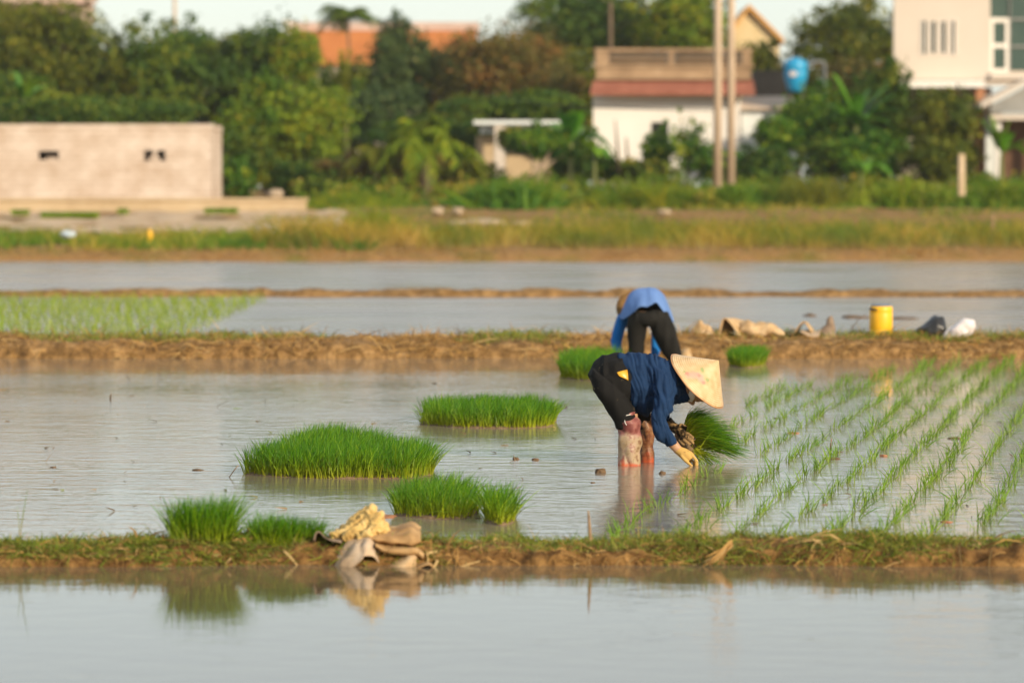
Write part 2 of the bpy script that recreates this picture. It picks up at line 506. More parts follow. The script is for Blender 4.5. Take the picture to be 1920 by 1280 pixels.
r = np.random.default_rng(21)
def nm(x, y):     # clumpy cover
    return float(np.clip(.55 + .9*vnoise(np.array([x*2.3, y*3, .5])) + .5*vnoise(np.array([x*7, y*7, 3.])), 0, 1))
b = scatter(near_bvh, 16000, -4.5, 4.5, 18.9, 19.62, r, nm)
grass_patch('grass', 'short green grass tufts growing on the nearest earth bank', b, .03, .085, .004, .008, M_grass, 31, lean=.6, droop=.7)
b = scatter(near_bvh, 3600, -4.5, 4.5, 18.78, 19.2, r, lambda x, y: float(np.clip(.4+.9*vnoise(np.array([x*3.1, 7.7, y])), 0, 1)))
def hang(d, r):
    d = d.copy(); d[:, 2] = r.normal(.15, .5, len(d)); d[:, 1] = -abs(r.normal(.5, .4, len(d))); d[:, 0] = r.normal(0, .8, len(d))
    return d/np.linalg.norm(d, axis=1)[:, None]
grass_patch('straw', 'dry straw and dead roots hanging over the nearest earth bank', b, .04, .13, .003, .008, M_straw, 32, droop=1.1, down=hang, cat_='straw')
b = scatter(near_bvh, 7000, -4.5, 4.5, 18.80, 19.0, r, lambda x, y: float(np.clip(.35+1.0*vnoise(np.array([x*2.1, 3.7, y])), 0, 1)))
grass_patch('grass', 'green grass hanging over the face of the nearest earth bank', b, .04, .10, .004, .008, M_grass, 36, droop=.9, down=hang2)
# broad dry leaves caught on the bank
b = scatter(near_bvh, 190, -4.5, 4.5, 18.82, 19.15, r, lambda x, y: float(np.clip(.1+1.5*vnoise(np.array([x*2.6, 1.7, 0])), 0, 1)))
b[:, 2] += .015
grass_patch('straw', 'broad dry leaves caught on the face of the nearest earth bank', b, .08, .19, .008, .018, M_straw, 37, droop=1.0, down=hang, cat_='straw')
# mid bank: straw laid over brown earth, a little green on its crest
b = scatter(mid_bvh, 13000, -8, 8, 41.55, 43.1, r, lambda x, y: float(np.clip(.45+.9*vnoise(np.array([x*1.7, 2.7, y])), .05, 1)))
grass_patch('straw', 'dry straw lying over the brown bank behind the second farmer', b, .08, .26, .006, .016, M_straw, 33, droop=1.0, down=hang, cat_='straw')
b = scatter(mid_bvh, 9000, -8, 8, 41.9, 43.3, r, lambda x, y: float(np.clip(.35+1.1*vnoise(np.array([x*.9, 5.7, y])), 0, 1)))
grass_patch('grass', 'thin green grass along the crest of the brown bank', b, .05, .13, .006, .012, M_grass, 34, lean=.4)

# ------------------------------------------------------------------ far shore: grass belts
def belt(n, x0, x1, y0, y1, r, mask=None):
    out = np.empty((0, 2))
    while len(out) < n:
        c = np.stack([r.uniform(x0, x1, n), r.uniform(y0, y1, n)], 1)
        if mask is not None: c = c[r.random(n) < mask(c)]
        out = np.vstack([out, c])
    out = out[:n]
    return np.column_stack([out, ground_z(out[:, 1])-.03])
M_reed = leafmat('tall_olive_grass', [(0, (.06, .13, .004)), (.25, (.15, .18, .006)), (.5, (.27, .22, .012)), (.75, (.40, .26, .03)), (1, (.48, .31, .07))], base=(.34, .22, .07), basepow=2.5, transl=.2)
M_weed = leafmat('green_weeds', [(0, (.05, .14, .007)), (.4, (.12, .20, .009)), (.7, (.23, .24, .014)), (1, (.42, .29, .05))], transl=.25)
b = belt(6500, -20, 20, 95.7, 97.4, r)
grass_patch('straw', 'pale dry straw along the far shore of the ponds', b, .10, .28, .012, .03, M_straw, 41, lean=.7, droop=.7, cat_='straw')
def patchy(c, s=.25, o=0.0, lo=.15): return np.clip(.5+o+1.1*vnoise(np.column_stack([c[:, 0]*s, c[:, 1]*s*.8, c[:, 0]*0+4])), lo, 1)
b = belt(22000, -2.5, 20, 96.9, 111, r, lambda c: patchy(c, .6, .1, .06))
t = np.clip(.24+.6*fbm(np.column_stack([b[:, 0]*.8, b[:, 1]*.5, b[:, 0]*0]), 2)+r.normal(0, .15, len(b)), 0, 1)
grass_patch('tall_grass', 'tall olive and straw coloured grass on the far shore', b, .36, .85, .014, .032, M_reed, 42, lean=.22, droop=.35, cat_='grass', tint=t)
b = belt(10000, -20, -3.5, 96.9, 109, r, lambda c: patchy(c, .6, .1, .12))
t = np.clip(.45+.6*fbm(np.column_stack([b[:, 0]*.7, b[:, 1]*.5, b[:, 0]*0+9]), 2)+r.normal(0, .15, len(b)), 0, 1)
grass_patch('weeds', 'ragged green weeds in front of the low concrete wall', b, .2, .66, .02, .05, M_weed, 43, lean=.5, droop=.5, cat_='weeds', tint=t)
b = belt(2500, -6.6, -2.6, 97.5, 104, r, lambda c: patchy(c, .9, 0, .1))
t = np.clip(.6+.5*fbm(np.column_stack([b[:, 0]*.9, b[:, 1]*.5, b[:, 0]*0+2]), 2), 0, 1)
grass_patch('tall_grass', 'tall tawny seeding grass at the middle of the far shore', b, .5, 1.15, .014, .03, M_reed, 44, lean=.25, droop=.5, cat_='grass', tint=t)
b = belt(9000, -8, 24, 130, 138, r, lambda c: patchy(c, .3, .1, .1))
t = np.clip(.35+.6*fbm(np.column_stack([b[:, 0]*.4, b[:, 1]*.4, b[:, 0]*0+5]), 2), 0, 1)
grass_patch('weeds', 'low green weeds on the rise below the village', b, .2, .5, .03, .07, M_weed, 45, lean=.5, droop=.5, cat_='weeds', tint=t)

b = belt(3600, -8, 24, 112, 130, r, lambda c: np.clip(1.6*vnoise(np.column_stack([c[:, 0]*.35, c[:, 1]*.5, c[:, 0]*0+8]))-.1, 0, 1))
grass_patch('weeds', 'scattered low weeds on the bare brown rise', b, .15, .4, .03, .06, M_weed, 47, lean=.5, droop=.5, cat_='weeds')

# ------------------------------------------------------------------ far-off young rice: one mass
M_rice = leafmat('rice_green', [(0, (.05, .17, .006)), (.5, (.10, .25, .008)), (1, (.21, .34, .015))], base=(.20, .26, .05), basepow=2.2, transl=.3, rough=.5)
M_rice_pale = leafmat('young_rice_green', [(0, (.16, .27, .012)), (.5, (.24, .33, .016)), (1, (.33, .38, .03))], transl=.3, rough=.5)
def in_poly(pt, poly):
    x, y = pt[..., 0], pt[..., 1]; ins = np.zeros(x.shape, bool); j = len(poly)-1
    for i in range(len(poly)):
        xi, yi = poly[i][:2]; xj, yj = poly[j][:2]
        c = ((yi > y) != (yj > y)) & (x < (xj-xi)*(y-yi)/(yj-yi+1e-12)+xi)
        ins ^= c; j = i
    return ins
poly = [G(-260, 632)[:2], G(345, 632)[:2], G(500, 562)[:2], G(-200, 562)[:2]]
gx = []
for i in range(62):
    for j in range(62):
        gx.append((-14.5+.21*j + .17*(i*.34), 45.3+i*.34))
gx = np.array(gx); gx = gx[in_poly(gx, poly)]
gx = gx + r.normal(0, .03, gx.shape)
bb = np.repeat(gx, 4, 0)+r.normal(0, .02, (len(gx)*4, 2))
b = np.column_stack([bb, np.full(len(bb), -.01)])
grass_patch('young_rice', 'pale green young rice standing in the pond beyond the brown bank', b, .13, .24, .007, .013, M_rice_pale, 46, lean=.16, droop=.25, cat_='rice')

# ------------------------------------------------------------------ warm evening air
m, nt, out = nodes('evening_air')
pv = nt.nodes.new('ShaderNodeVolumePrincipled'); pv.inputs['Density'].default_value = HAZE_DENS
pv.inputs['Color'].default_value = (.95, .92, .86, 1); pv.inputs['Anisotropy'].default_value = .2
nt.links.new(pv.outputs[0], out.inputs['Volume'])
if HAZE_DENS > 0:
    tag(add('haze', box(-120, 120, -20, 260, -1.5, 24), m, smooth=False), 'thin pale evening haze over the fields', 'haze', kind='stuff')
# ------------------------------------------------------------------ seedling clumps standing in the water
M_clump = leafmat('seedling_green', [(0, (.014, .075, .003)), (.35, (.036, .15, .003)), (.65, (.075, .23, .004)), (1, (.20, .33, .008))], base=(.36, .36, .015), basepow=2.0, transl=.3, rough=.48)
M_root = pm('root_mud', [(.3, (.10, .06, .03)), (.7, (.25, .17, .09))], rough=.95, scale=30, bump=.01)

def poly_pts(poly, n, r):
    poly = np.asarray(poly, float); lo, hi = poly.min(0), poly.max(0)
    out = np.empty((0, 2))
    while len(out) < n:
        c = lo + (hi-lo)*r.random((n*2, 2)); out = np.vstack([out, c[in_poly(c, poly)]])
    return out[:n]

def clump(label, poly, h, dens, seed, z0=0.0, lean=.16, wid=.0055, fringe=.35, cap=14000, hvar=.25, wind=(0.05, 0)):
    """poly: world XY footprint"""
    r = np.random.default_rng(seed)
    poly = np.array([np.asarray(p, float)[:2] for p in poly])
    # rounded outline
    c0 = poly.mean(0)
    pp = np.array(smooth_pts(list(poly)+[poly[0]], 6))[:-1]
    pp = c0+(pp-c0)*(1+.05*vnoise(np.column_stack([pp*6, pp[:, :1]*0+seed])))[:, None]
    area = .5*abs(np.dot(pp[:, 0], np.roll(pp[:, 1], 1))-np.dot(pp[:, 1], np.roll(pp[:, 0], 1)))
    n = int(min(cap, dens*area))
    b = poly_pts(pp, n, r)
    t = thing('rice_seedling_clump', (c0[0], c0[1], z0), label, 'rice seedlings', 'cut clumps of rice seedlings waiting to be planted')
    # distance from rim: outer blades lean out
    d = np.min(np.linalg.norm(b[:, None]-pp[None], axis=2), axis=1)
    rim = np.exp(-d/.05)
    nearest = pp[np.argmin(np.linalg.norm(b[:, None]-pp[None], axis=2), axis=1)]
    outv = nearest-c0; outv /= np.linalg.norm(outv, axis=1)[:, None]+1e-9
    dv = np.column_stack([r.normal(0, lean, n), r.normal(0, lean, n), np.ones(n)])
    dv[:, :2] += outv*(rim*fringe*r.random(n))[:, None]
    dv /= np.linalg.norm(dv, axis=1)[:, None]
    cl = vnoise(np.column_stack([b*9, b[:, :1]*0+seed*.7]))
    L = h*(1-hvar*r.random(n)**1.5*1.6+.22*cl)
    cv = np.column_stack([wind[0]+r.normal(0, .2, n)+.35*cl*.5, wind[1]+r.normal(0, .2, n), -.12*r.random(n)-.1*rim*r.random(n)])
    cv[:, :2] += outv*(rim*.25*r.random(n))[:, None]
    tint = np.clip(.46+.3*cl+r.normal(0, .24, n), 0, 1)
    odd = r.random(n) < .07                                          # bent and yellowed blades
    dv[odd, :2] += r.normal(0, .38, (odd.sum(), 2)); dv[odd] /= np.linalg.norm(dv[odd], axis=1)[:, None]
    cv[odd, 2] -= .45*r.random(odd.sum()); L[odd] *= r.uniform(.9, 1.3, odd.sum()); tint[odd] = np.clip(tint[odd]+.4*r.random(odd.sum()), 0, 1)
    g, a = blades(np.column_stack([b, np.full(n, z0-.005)]), dv, L, cv, wid*r.uniform(.7, 1.3, n), 4, seed, tint)
    add('blades', g, M_clump, t, attrs=a)
    # mud mat under the blades
    k = len(pp); q = c0+(pp-c0)*1.0
    zt = z0+.012+.008*vnoise(np.column_stack([q*20, q[:, :1]*0]))
    rings = [np.column_stack([q*1.0, np.full(k, z0-.06)]), np.column_stack([q, zt-.01]), np.column_stack([c0+(q-c0)*.93, zt])]
    add('root_mat', ringloft(rings), M_root, t)
    return t

clump('large rice seedling clump with a peaked top, nearest to the farmer in front', [G(458, 888), G(560, 896), G(700, 897), G(795, 893), G(806, 874), G(745, 862), G(655, 844), G(600, 843), G(520, 868)], .225, 4600, 51, lean=.14, wid=.0068)
clump('long low rice seedling clump floating alone behind the peaked one', [G(792, 795), G(860, 801), G(960, 803), G(1026, 800), G(1034, 785), G(960, 776), G(860, 778), G(798, 783)], .215, 3400, 52, lean=.15, wid=.0075)
clump('ragged rice seedling clump close to the front bank, beside a small tuft', [G(738, 966), G(800, 972), G(862, 972), G(893, 964), G(890, 950), G(830, 942), G(760, 945)], .215, 4200, 53, lean=.22, fringe=.4, wid=.0062)
clump('small separate rice seedling tuft standing in water beside the ragged clump', [G(909, 978), G(938, 984), G(964, 978), G(962, 964), G(934, 958), G(912, 964)], .225, 5200, 54, lean=.2, fringe=.45, wid=.0062)
def onbank(px, Y, z=.07): 
    p = P(px, 1000, Y); return (p[0], Y, z)
clump('tall rice seedling clump set on the front earth bank', [onbank(326, 18.99), onbank(372, 18.95), onbank(426, 18.98), onbank(430, 19.15), onbank(400, 19.22), onbank(332, 19.2)], .275, 16000, 55, z0=.07, lean=.085, fringe=.22, wid=.006)
clump('shorter sloping rice seedling clump on the front bank beside the sacks', [onbank(476, 19.04), onbank(520, 19.0), onbank(588, 19.02), onbank(594, 19.16), onbank(540, 19.24), onbank(480, 19.22)], .185, 15000, 56, z0=.07, lean=.16, fringe=.35, wid=.006)
clump('dark rice seedling clump in the water behind the bent farmer', [G(1053, 708), G(1100, 713), G(1148, 711), G(1152, 694), G(1110, 690), G(1060, 693)], .27, 3000, 57, wid=.008, lean=.14)
clump('round rice seedling clump standing against the brown bank', [G(1368, 686), G(1400, 689), G(1428, 686), G(1430, 678), G(1400, 675), G(1370, 678)], .21, 4200, 58, wid=.008, lean=.14)

# ------------------------------------------------------------------ transplanted rows
r = np.random.default_rng(77)
def tuft_geo(seed):
    r = np.random.default_rng(seed)
    n = int(r.integers(7, 13))
    b = np.column_stack([r.normal(0, .016, n), r.normal(0, .035, n), np.full(n, -.012)])
    d = np.column_stack([r.normal(.10, .26, n), r.normal(0, .26, n), np.ones(n)]); d /= np.linalg.norm(d, axis=1)[:, None]
    L = r.uniform(.08, .175, n)
    cv = np.column_stack([r.normal(.10, .28, n), r.normal(0, .25, n), -.28*r.random(n)])
    return blades(b, d, L, cv, r.uniform(.0045, .0082, n), 4, seed, r.random(n))
spots = []
def R1x(y): return 1.904 + .176*(y-21.56)
rows = []
for k in range(-3, 14): rows.append((k*.262, 20.15 + .1*(k % 3), 41.2 if k > -3 else 40.8))
rows += [(-4.42*.262, 20.2, 25.0), (-4.1*.262, 26.6, 38.7), (-5.15*.262, 27.9, 37.2), (-6.2*.262, 29.6, 36.4), (-7.1*.262, 32.5, 36.0)]
for off, y0, y1 in rows:
    y = y0
    ph = r.uniform(0, 50)
    while y < y1:
        x = R1x(y)+off+.035*float(vnoise(np.array([y*.35, ph, 0.])))+r.normal(0, .011)
        if abs(x) < y*.1334+.35 and r.random() > .06+.12*(vnoise(np.array([y*.8, ph+9, 0.])) > .35):
            spots.append((x, y, r.uniform(.72, 1.2)))
        y += r.uniform(.17, .40)*(1+.012*(y-20))
spots.sort(key=lambda s: s[1])
vis = [s for s in spots if abs(s[0]) < s[1]*.1334]
print('tufts', len(spots), 'in frame', len(vis))
ind, rest = vis[:300], vis[300:]+[s for s in spots if abs(s[0]) >= s[1]*.1334]
protos = []
for k in range(14):
    g, a = tuft_geo(900+k); protos.append((g, a))
pm_ = [None]*14
for i, (x, y, s) in enumerate(ind):
    k = int(r.integers(0, 14))
    if pm_[k] is None:
        pm_[k] = make_mesh('rice_tuft', protos[k][0][0], protos[k][0][1], True, protos[k][1]); pm_[k].materials.append(M_rice)
    o = bpy.data.objects.new('rice_tuft', pm_[k]); C.objects.link(o)
    o.location = (x, y, 0); o.rotation_euler = (0, 0, r.normal(0, .35)+(.0 if r.random() < .8 else PI)); o.scale = (s, s, s)
    tag(o, 'bright green rice tuft in the planted rows ahead of the farmer', 'rice plant', 'rice seedlings planted in rows')
parts = []
for (x, y, s) in rest:
    (v, f), a = protos[int(r.integers(0, 14))]
    c, sn = math.cos(q := r.normal(0, .35)), math.sin(q)
    v2 = np.column_stack([v[:, 0]*c-v[:, 1]*sn, v[:, 0]*sn+v[:, 1]*c, v[:, 2]])*s*1.05+np.array([x, y, 0])
    parts.append(((v2, f), a))
g, a = cat_geo(parts)
tag(add('planted_rice', g, M_rice, attrs=a), 'farthest planted rice rows running up to the brown bank', 'rice plants', kind='stuff')

# ------------------------------------------------------------------ mud clods and floating bits
M_clod = pm('clod_mud', [(.3, (.06, .035, .018)), (.7, (.19, .115, .055))], rough=.7, scale=40, bump=.006)
M_clod_red = pm('reddish_leaf', [(.3, (.25, .09, .04)), (.7, (.36, .18, .09))], rough=.8, scale=40)
def clod(px, py, w, h, label, seed, mat=None, name='mud_clod', cat_='mud clod', group='bits of mud poking out of the water'):
    p = G(px, py)
    bm = bmesh.new(); bmesh.ops.create_icosphere(bm, subdivisions=3, radius=1)
    v = np.array([x.co[:] for x in bm.verts]); f = [tuple(q.index for q in t.verts) for t in bm.faces]; bm.free()
    n = fbm(v*2.2+seed*3.3, 4)
    v = v*(1+.38*n)[:, None]*np.array([w/2, w/2.2, h])*.85
    v[:, 2] -= h*.12
    o = add(name, (v+p, f), mat or M_clod, loc=p)
    return tag(o, label, cat_, group)
clod(1126, 886, .085, .035, 'brown lump of mud in the water behind the farmer\'s boots', 1)
clod(1242, 888, .05, .022, 'small tan mud lump in the water between the boots and the glove', 2)
clod(968, 861, .05, .022, 'mud lump with a twig rising from it, nearer of a floating pair', 3)
clod(1004, 862, .06, .016, 'flat floating mud scrap beside the lump with a twig', 4)
clod(1690, 598, .5, .035, 'long flat mud bar in the pond behind the yellow drum', 5)
clod(1602, 596, .42, .055, 'lumpy mud bar in the pond to the side of the yellow drum', 6)
clod(1520, 593, .22, .05, 'small mud lump in the pond above the folded sacks', 7)
clod(1112, 905, .03, .01, 'tiny dark speck of mud under the larger brown lump', 8)
clod(1488, 812, .10, .013, 'reddish scrap of mud among the planted rows', 9, M_clod_red)
clod(1657, 855, .06, .016, 'pinkish mud scrap beside a tuft in the planted rows', 10, M_clod_red)
clod(1560, 860, .13, .014, 'wide flat mud patch between planted rows', 11)
clod(1790, 822, .12, .016, 'dark mud patch in the planted rows toward the photo edge', 12)
clod(1775, 979, .07, .012, 'brown scrap floating close to the front bank among tufts', 13, M_clod_red)
clod(100, 876, .05, .008, 'flat brown scrap floating on the open water', 14)
clod(372, 881, .09, .01, 'dark twiggy scrap floating beside the large clump', 15)
clod(715, 968, .22, .012, 'orange straw mat floating against the ragged clump', 16, M_clod_red)
# twigs
M_twig = pm('dry_twig', [(.3, (.20, .12, .06)), (.7, (.36, .24, .13))], rough=.9, scale=30)
def stick(name, label, pts, rad, cat_='twig', mat=None, group=None):
    return tag(add(name, tube(pts, rad, 7, 3), mat or M_twig, loc=pts[0]), label, cat_, group)
stick('twig', 'short brown broken stalk standing on the front bank', [P(1108, 1022, 19.1), P(1105, 985, 19.12), P(1103, 957, 19.1)], [.009, .008, .004])
stick('twig', 'thin dry twig leaning in the water beside the large clump', [G(430, 894), P(440, 880, 24.5), P(447, 872, 24.5)], [.003, .003, .002])
stick('twig', 'tiny twig sticking up from the floating mud lump', [G(966, 863), P(963, 852, 26.2)], [.003, .002])
stick('twig', 'thin upright twig in the open water far from the clumps', [G(207, 747), P(208, 738, 33.5)], [.008, .004])
stick('twig', 'red brown twig standing among the planted rows', [G(1557, 840), P(1559, 822, 27.2)], [.004, .003], mat=M_clod_red)
g, a = blades(np.array([P(38, 1003, 19.0), P(36, 1003, 19.0)]), np.array([[.12, 0, 1.], [.02, 0, 1]]), np.array([.24, .16]), np.array([[.05, 0, 0], [-.1, 0, 0]]), np.array([.007, .006]), 4, 5, np.array([.8, .6]))
tag(add('tall_grass', g, M_grass, attrs=a, loc=P(38, 1003, 19.0)), 'single tall grass stem rising from the front bank', 'grass')
# dry straw bundle
rr = np.random.default_rng(9)
bs = np.array([P(1372, 1018, 18.84)+rr.normal(0, .008, 3) for _ in range(26)])
tg = np.array([P(px, py, 18.76) for px, py in zip(rr.uniform(1312, 1352, 26), rr.uniform(1048, 1066, 26))])
dv = tg-bs; LL = np.linalg.norm(dv, axis=1); dv /= LL[:, None]
g, a = blades(bs, dv, LL, np.column_stack([rr.normal(0, .08, 26), -.1*rr.random(26), .12*rr.random(26)]), rr.uniform(.008, .017, 26), 4, 6, rr.random(26), flat=.1)
tag(add('straw_bundle', g, M_straw, attrs=a, loc=bs[0]), 'bundle of broad dry straw leaves hanging off the front bank', 'straw')
bs = np.array([P(1772, 652, 41.7)+rr.normal(0, .015, 3) for _ in range(10)])
dv = np.column_stack([rr.normal(0, .25, 10), np.full(10, -.2), -np.ones(10)]); dv /= np.linalg.norm(dv, axis=1)[:, None]
g, a = blades(bs, dv, np.full(10, .2), np.zeros((10, 3)), np.full(10, .018), 3, 6, rr.random(10))
tag(add('straw_bundle', g, M_straw, attrs=a, loc=bs[0]), 'pale straw leaves hanging down the brown bank below the bags', 'straw')

rr = np.random.default_rng(123); n = 150
bs = []
while len(bs) < n:
    p = G(rr.uniform(-60, 1980), rr.uniform(700, 985), .004)
    bs.append(p)
bs = np.array(bs)
dv = np.column_stack([rr.normal(0, 1, n), rr.normal(0, 1, n), np.abs(rr.normal(0, .22, n))]); dv /= np.linalg.norm(dv, axis=1)[:, None]
g, a = blades(bs, dv, rr.uniform(.02, .10, n), np.column_stack([rr.normal(0, .2, n), rr.normal(0, .2, n), rr.normal(0, .05, n)]), rr.uniform(.004, .010, n), 3, 8, rr.random(n), flat=.2)
M_bits = leafmat('floating_bits', [(0, (.05, .03, .015)), (.5, (.14, .085, .04)), (.85, (.30, .20, .09)), (1, (.14, .22, .03))], transl=.1, rough=.8)
tag(add('floating_debris', g, M_bits, attrs=a), 'scattered dark straw and leaf bits floating on the paddy water', 'debris', kind='stuff')
# ------------------------------------------------------------------ farmer in the conical hat
YW = 25.75
def W(px, py, d=0.0): return P(px, py, YW+d)
def S(l, r_, dep, d=0.0): return (W(*l, d), W(*r_, d), dep)
M_skin = pm('skin', [(.3, (.40, .22, .12)), (.7, (.46, .27, .155))], rough=.5, scale=25, spec=.4)
M_hair = pm('black_hair', (.015, .012, .010), rough=.5, scale=60)
def cloth(name, c, bscale=260, mud=None, mudth=(.66, .72), mudscale=9, var=.75, rough=.85, bump=.0015):
    m, nt, out = nodes(name)
    b = N(nt, 'BsdfPrincipled'); L_(nt, b.outputs[0], out.inputs[0]); b.inputs['Roughness'].default_value = rough
    b.inputs['Specular IOR Level'].default_value = .15
    tc = N(nt, 'TexCoord')
    n1 = N(nt, 'TexNoise'); n1.inputs['Scale'].default_value = 6; n1.inputs['Detail'].default_value = 5; L_(nt, tc.outputs['Object'], n1.inputs[0])
    r = ramp(nt, [(.3, tuple(x*var for x in c)), (.7, c)]); L_(nt, n1.outputs[0], r.inputs[0]); col = r.outputs[0]
    if mud:
        n2 = N(nt, 'TexNoise'); n2.inputs['Scale'].default_value = mudscale; n2.inputs['Detail'].default_value = 7; n2.inputs['Roughness'].default_value = .7
        L_(nt, tc.outputs['Object'], n2.inputs[0])
        r2 = ramp(nt, [(mudth[0], (0, 0, 0)), (mudth[1], (1, 1, 1))]); L_(nt, n2.outputs[0], r2.inputs[0])
        mx = N(nt, 'MixRGB'); L_(nt, r2.outputs[0], mx.inputs[0]); L_(nt, col, mx.inputs[1]); mx.inputs[2].default_value = (*mud, 1); col = mx.outputs[0]
    L_(nt, col, b.inputs['Base Color'])
    nb = N(nt, 'TexNoise'); nb.inputs['Scale'].default_value = bscale; nb.inputs['Detail'].default_value = 2; L_(nt, tc.outputs['Object'], nb.inputs[0])
    bp = N(nt, 'Bump'); bp.inputs['Strength'].default_value = .6; bp.inputs['Distance'].default_value = bump
    L_(nt, nb.outputs[0], bp.inputs['Height']); L_(nt, bp.outputs[0], b.inputs['Normal'])
    return m
M_navy = cloth('navy_shirt', (.011, .034, .092), mud=(.35, .25, .14), mudth=(.69, .73), mudscale=26)
M_black = cloth('black_trousers', (.011, .0105, .010), mud=(.33, .24, .13), mudth=(.645, .69), mudscale=11)
M_glove = cloth('yellow_glove', (.58, .36, .11), mud=(.16, .09, .04), mudth=(.56, .66), mudscale=24, bscale=320)
M_glove2 = cloth('muddy_glove', (.34, .21, .09), mud=(.025, .017, .01), mudth=(.47, .52), mudscale=17)

def legwrap(name, stops, zred, zband):
    m, nt, out = nodes(name)
    b = N(nt, 'BsdfPrincipled'); L_(nt, b.outputs[0], out.inputs[0]); b.inputs['Roughness'].default_value = .55
    tc = N(nt, 'TexCoord')
    n1 = N(nt, 'TexNoise'); n1.inputs['Scale'].default_value = 9; n1.inputs['Detail'].default_value = 10; n1.inputs['Roughness'].default_value = .75; n1.inputs['Distortion'].default_value = .25
    L_(nt, tc.outputs['Object'], n1.inputs[0])
    r = ramp(nt, stops); L_(nt, n1.outputs[0], r.inputs[0])
    geo = N(nt, 'NewGeometry'); s = N(nt, 'SeparateXYZ'); L_(nt, geo.outputs['Position'], s.inputs[0])
    n2 = N(nt, 'TexNoise'); n2.inputs['Scale'].default_value = 13; n2.inputs['Detail'].default_value = 4; L_(nt, tc.outputs['Object'], n2.inputs[0])
    ma = N(nt, 'Math', operation='MULTIPLY_ADD'); L_(nt, n2.outputs[0], ma.inputs[0]); ma.inputs[1].default_value = .17; L_(nt, s.outputs[2], ma.inputs[2])
    r2 = ramp(nt, [(zred+.055, (1, 1, 1)), (zred+.085, (0, 0, 0))]); L_(nt, ma.outputs[0], r2.inputs[0])
    mx = N(nt, 'MixRGB'); L_(nt, r2.outputs[0], mx.inputs[0]); L_(nt, r.outputs[0], mx.inputs[1]); mx.inputs[2].default_value = (.42, .075, .02, 1)
    r4 = ramp(nt, [(zband, (0, 0, 0)), (zband+.035, (1, 1, 1))]); L_(nt, ma.outputs[0], r4.inputs[0])
    n5 = N(nt, 'TexNoise'); n5.inputs['Scale'].default_value = 17; n5.inputs['Detail'].default_value = 6; L_(nt, tc.outputs['Object'], n5.inputs[0])
    r5 = ramp(nt, [(.4, (.16, .04, .035)), (.55, (.27, .10, .085)), (.7, (.34, .21, .14))]); L_(nt, n5.outputs[0], r5.inputs[0])
    m4 = N(nt, 'MixRGB'); L_(nt, r4.outputs[0], m4.inputs[0]); L_(nt, mx.outputs[0], m4.inputs[1]); L_(nt, r5.outputs[0], m4.inputs[2])
    L_(nt, m4.outputs[0], b.inputs['Base Color'])
    return m
M_wrap = legwrap('pink_muddy_boot_cover', [(.32, (.12, .04, .03)), (.41, (.24, .11, .075)), (.48, (.38, .27, .18)), (.55, (.36, .26, .15)), (.61, (.17, .085, .04)), (.72, (.27, .11, .075))], .03, .27)
M_wrap2 = legwrap('brown_muddy_boot_cover', [(.34, (.05, .018, .008)), (.44, (.17, .055, .02)), (.51, (.27, .13, .05)), (.57, (.09, .035, .014)), (.70, (.22, .085, .035))], .045, .36)
M_white = pm('white_cord', (.75, .72, .66), rough=.6, scale=40)
M_yellowbag = pm('yellow_packet', [(.4, (.40, .19, .008)), (.6, (.62, .34, .02))], rough=.35, scale=14)

base = W(1190, 872, .1); base[2] = 0
farmer = thing('person', base, 'person bent double planting rice, in navy shirt, black trousers and conical straw hat', 'person', 'farmers planting rice')

# body (skin), under the clothes
def shrink(secs, k): 
    out = []
    for a, b, r_ in secs:
        c = (np.asarray(a)+np.asarray(b))/2
        out.append((c+(a-c)*k, c+(b-c)*k, r_*k))
    return out
torso = [S((1158, 660.5), (1190, 772), .155), S((1180, 657.5), (1206, 780), .175), S((1204, 658.5), (1226, 776), .175), S((1230, 664), (1249, 764), .185), S((1256, 675), (1268, 757), .185), S((1271, 687), (1286, 755), .12), S((1281, 699), (1296, 753), .085)]
armN = [S((1226, 684), (1274, 716), .075, -.12), S((1227, 722), (1268, 745), .072, -.17), S((1221.5, 752), (1260, 768), .066, -.2), S((1217.5, 784), (1250.5, 785), .06, -.21), S((1223, 808), (1254, 800), .055, -.2), S((1237, 827), (1262.5, 815), .047, -.17), S((1250, 841), (1271, 827), .04, -.15)]
armF = [S((1236, 690), (1276, 716), .07, .12), S((1230, 735), (1268, 745), .065, .17), S((1230, 775), (1258, 765), .058, .19), S((1243, 797), (1257, 783), .05, .17)]
pelvis = [S((1174, 671), (1198, 740), .13), S((1161, 664), (1192, 744), .155), S((1140, 663), (1187, 751), .175), S((1119, 675), (1184, 756), .175), S((1106, 700), (1184, 760), .165), S((1110, 722), (1186, 764), .15)]
legN = [S((1110, 690), (1178, 748), .10, -.08), S((1108, 714), (1184, 760), .105, -.09), S((1116, 736), (1187, 765), .10, -.10), S((1131, 758), (1189, 769), .09, -.11), S((1148, 782), (1190, 776), .075, -.12), S((1153, 792), (1192, 786), .072, -.12), S((1156, 803), (1193, 800), .068, -.12)]
legF = [S((1125, 690), (1190, 745), .10, .09), S((1128, 720), (1205, 760), .10, .12), S((1150, 750), (1216, 770), .09, .16), S((1178, 785), (1221, 783), .078, .2), S((1194, 806), (1223, 800), .07, .2)]
def shank(cx, d, w): return [S((cx-w, 775), (cx+w, 775), .055, d), S((cx-w*1.05, 805), (cx+w, 805), .055, d), S((cx-w*.8, 860), (cx+w*.8, 860), .045, d), S((cx-w*.8, 895), (cx+w*.8, 895), .045, d)]
foreN = [S((1236, 818), (1256, 806), .034, -.18), S((1253, 836.5), (1268.5, 824.5), .029, -.15), S((1262, 846), (1277, 836), .025, -.145), S((1268, 852), (1282, 842), .022, -.14)]
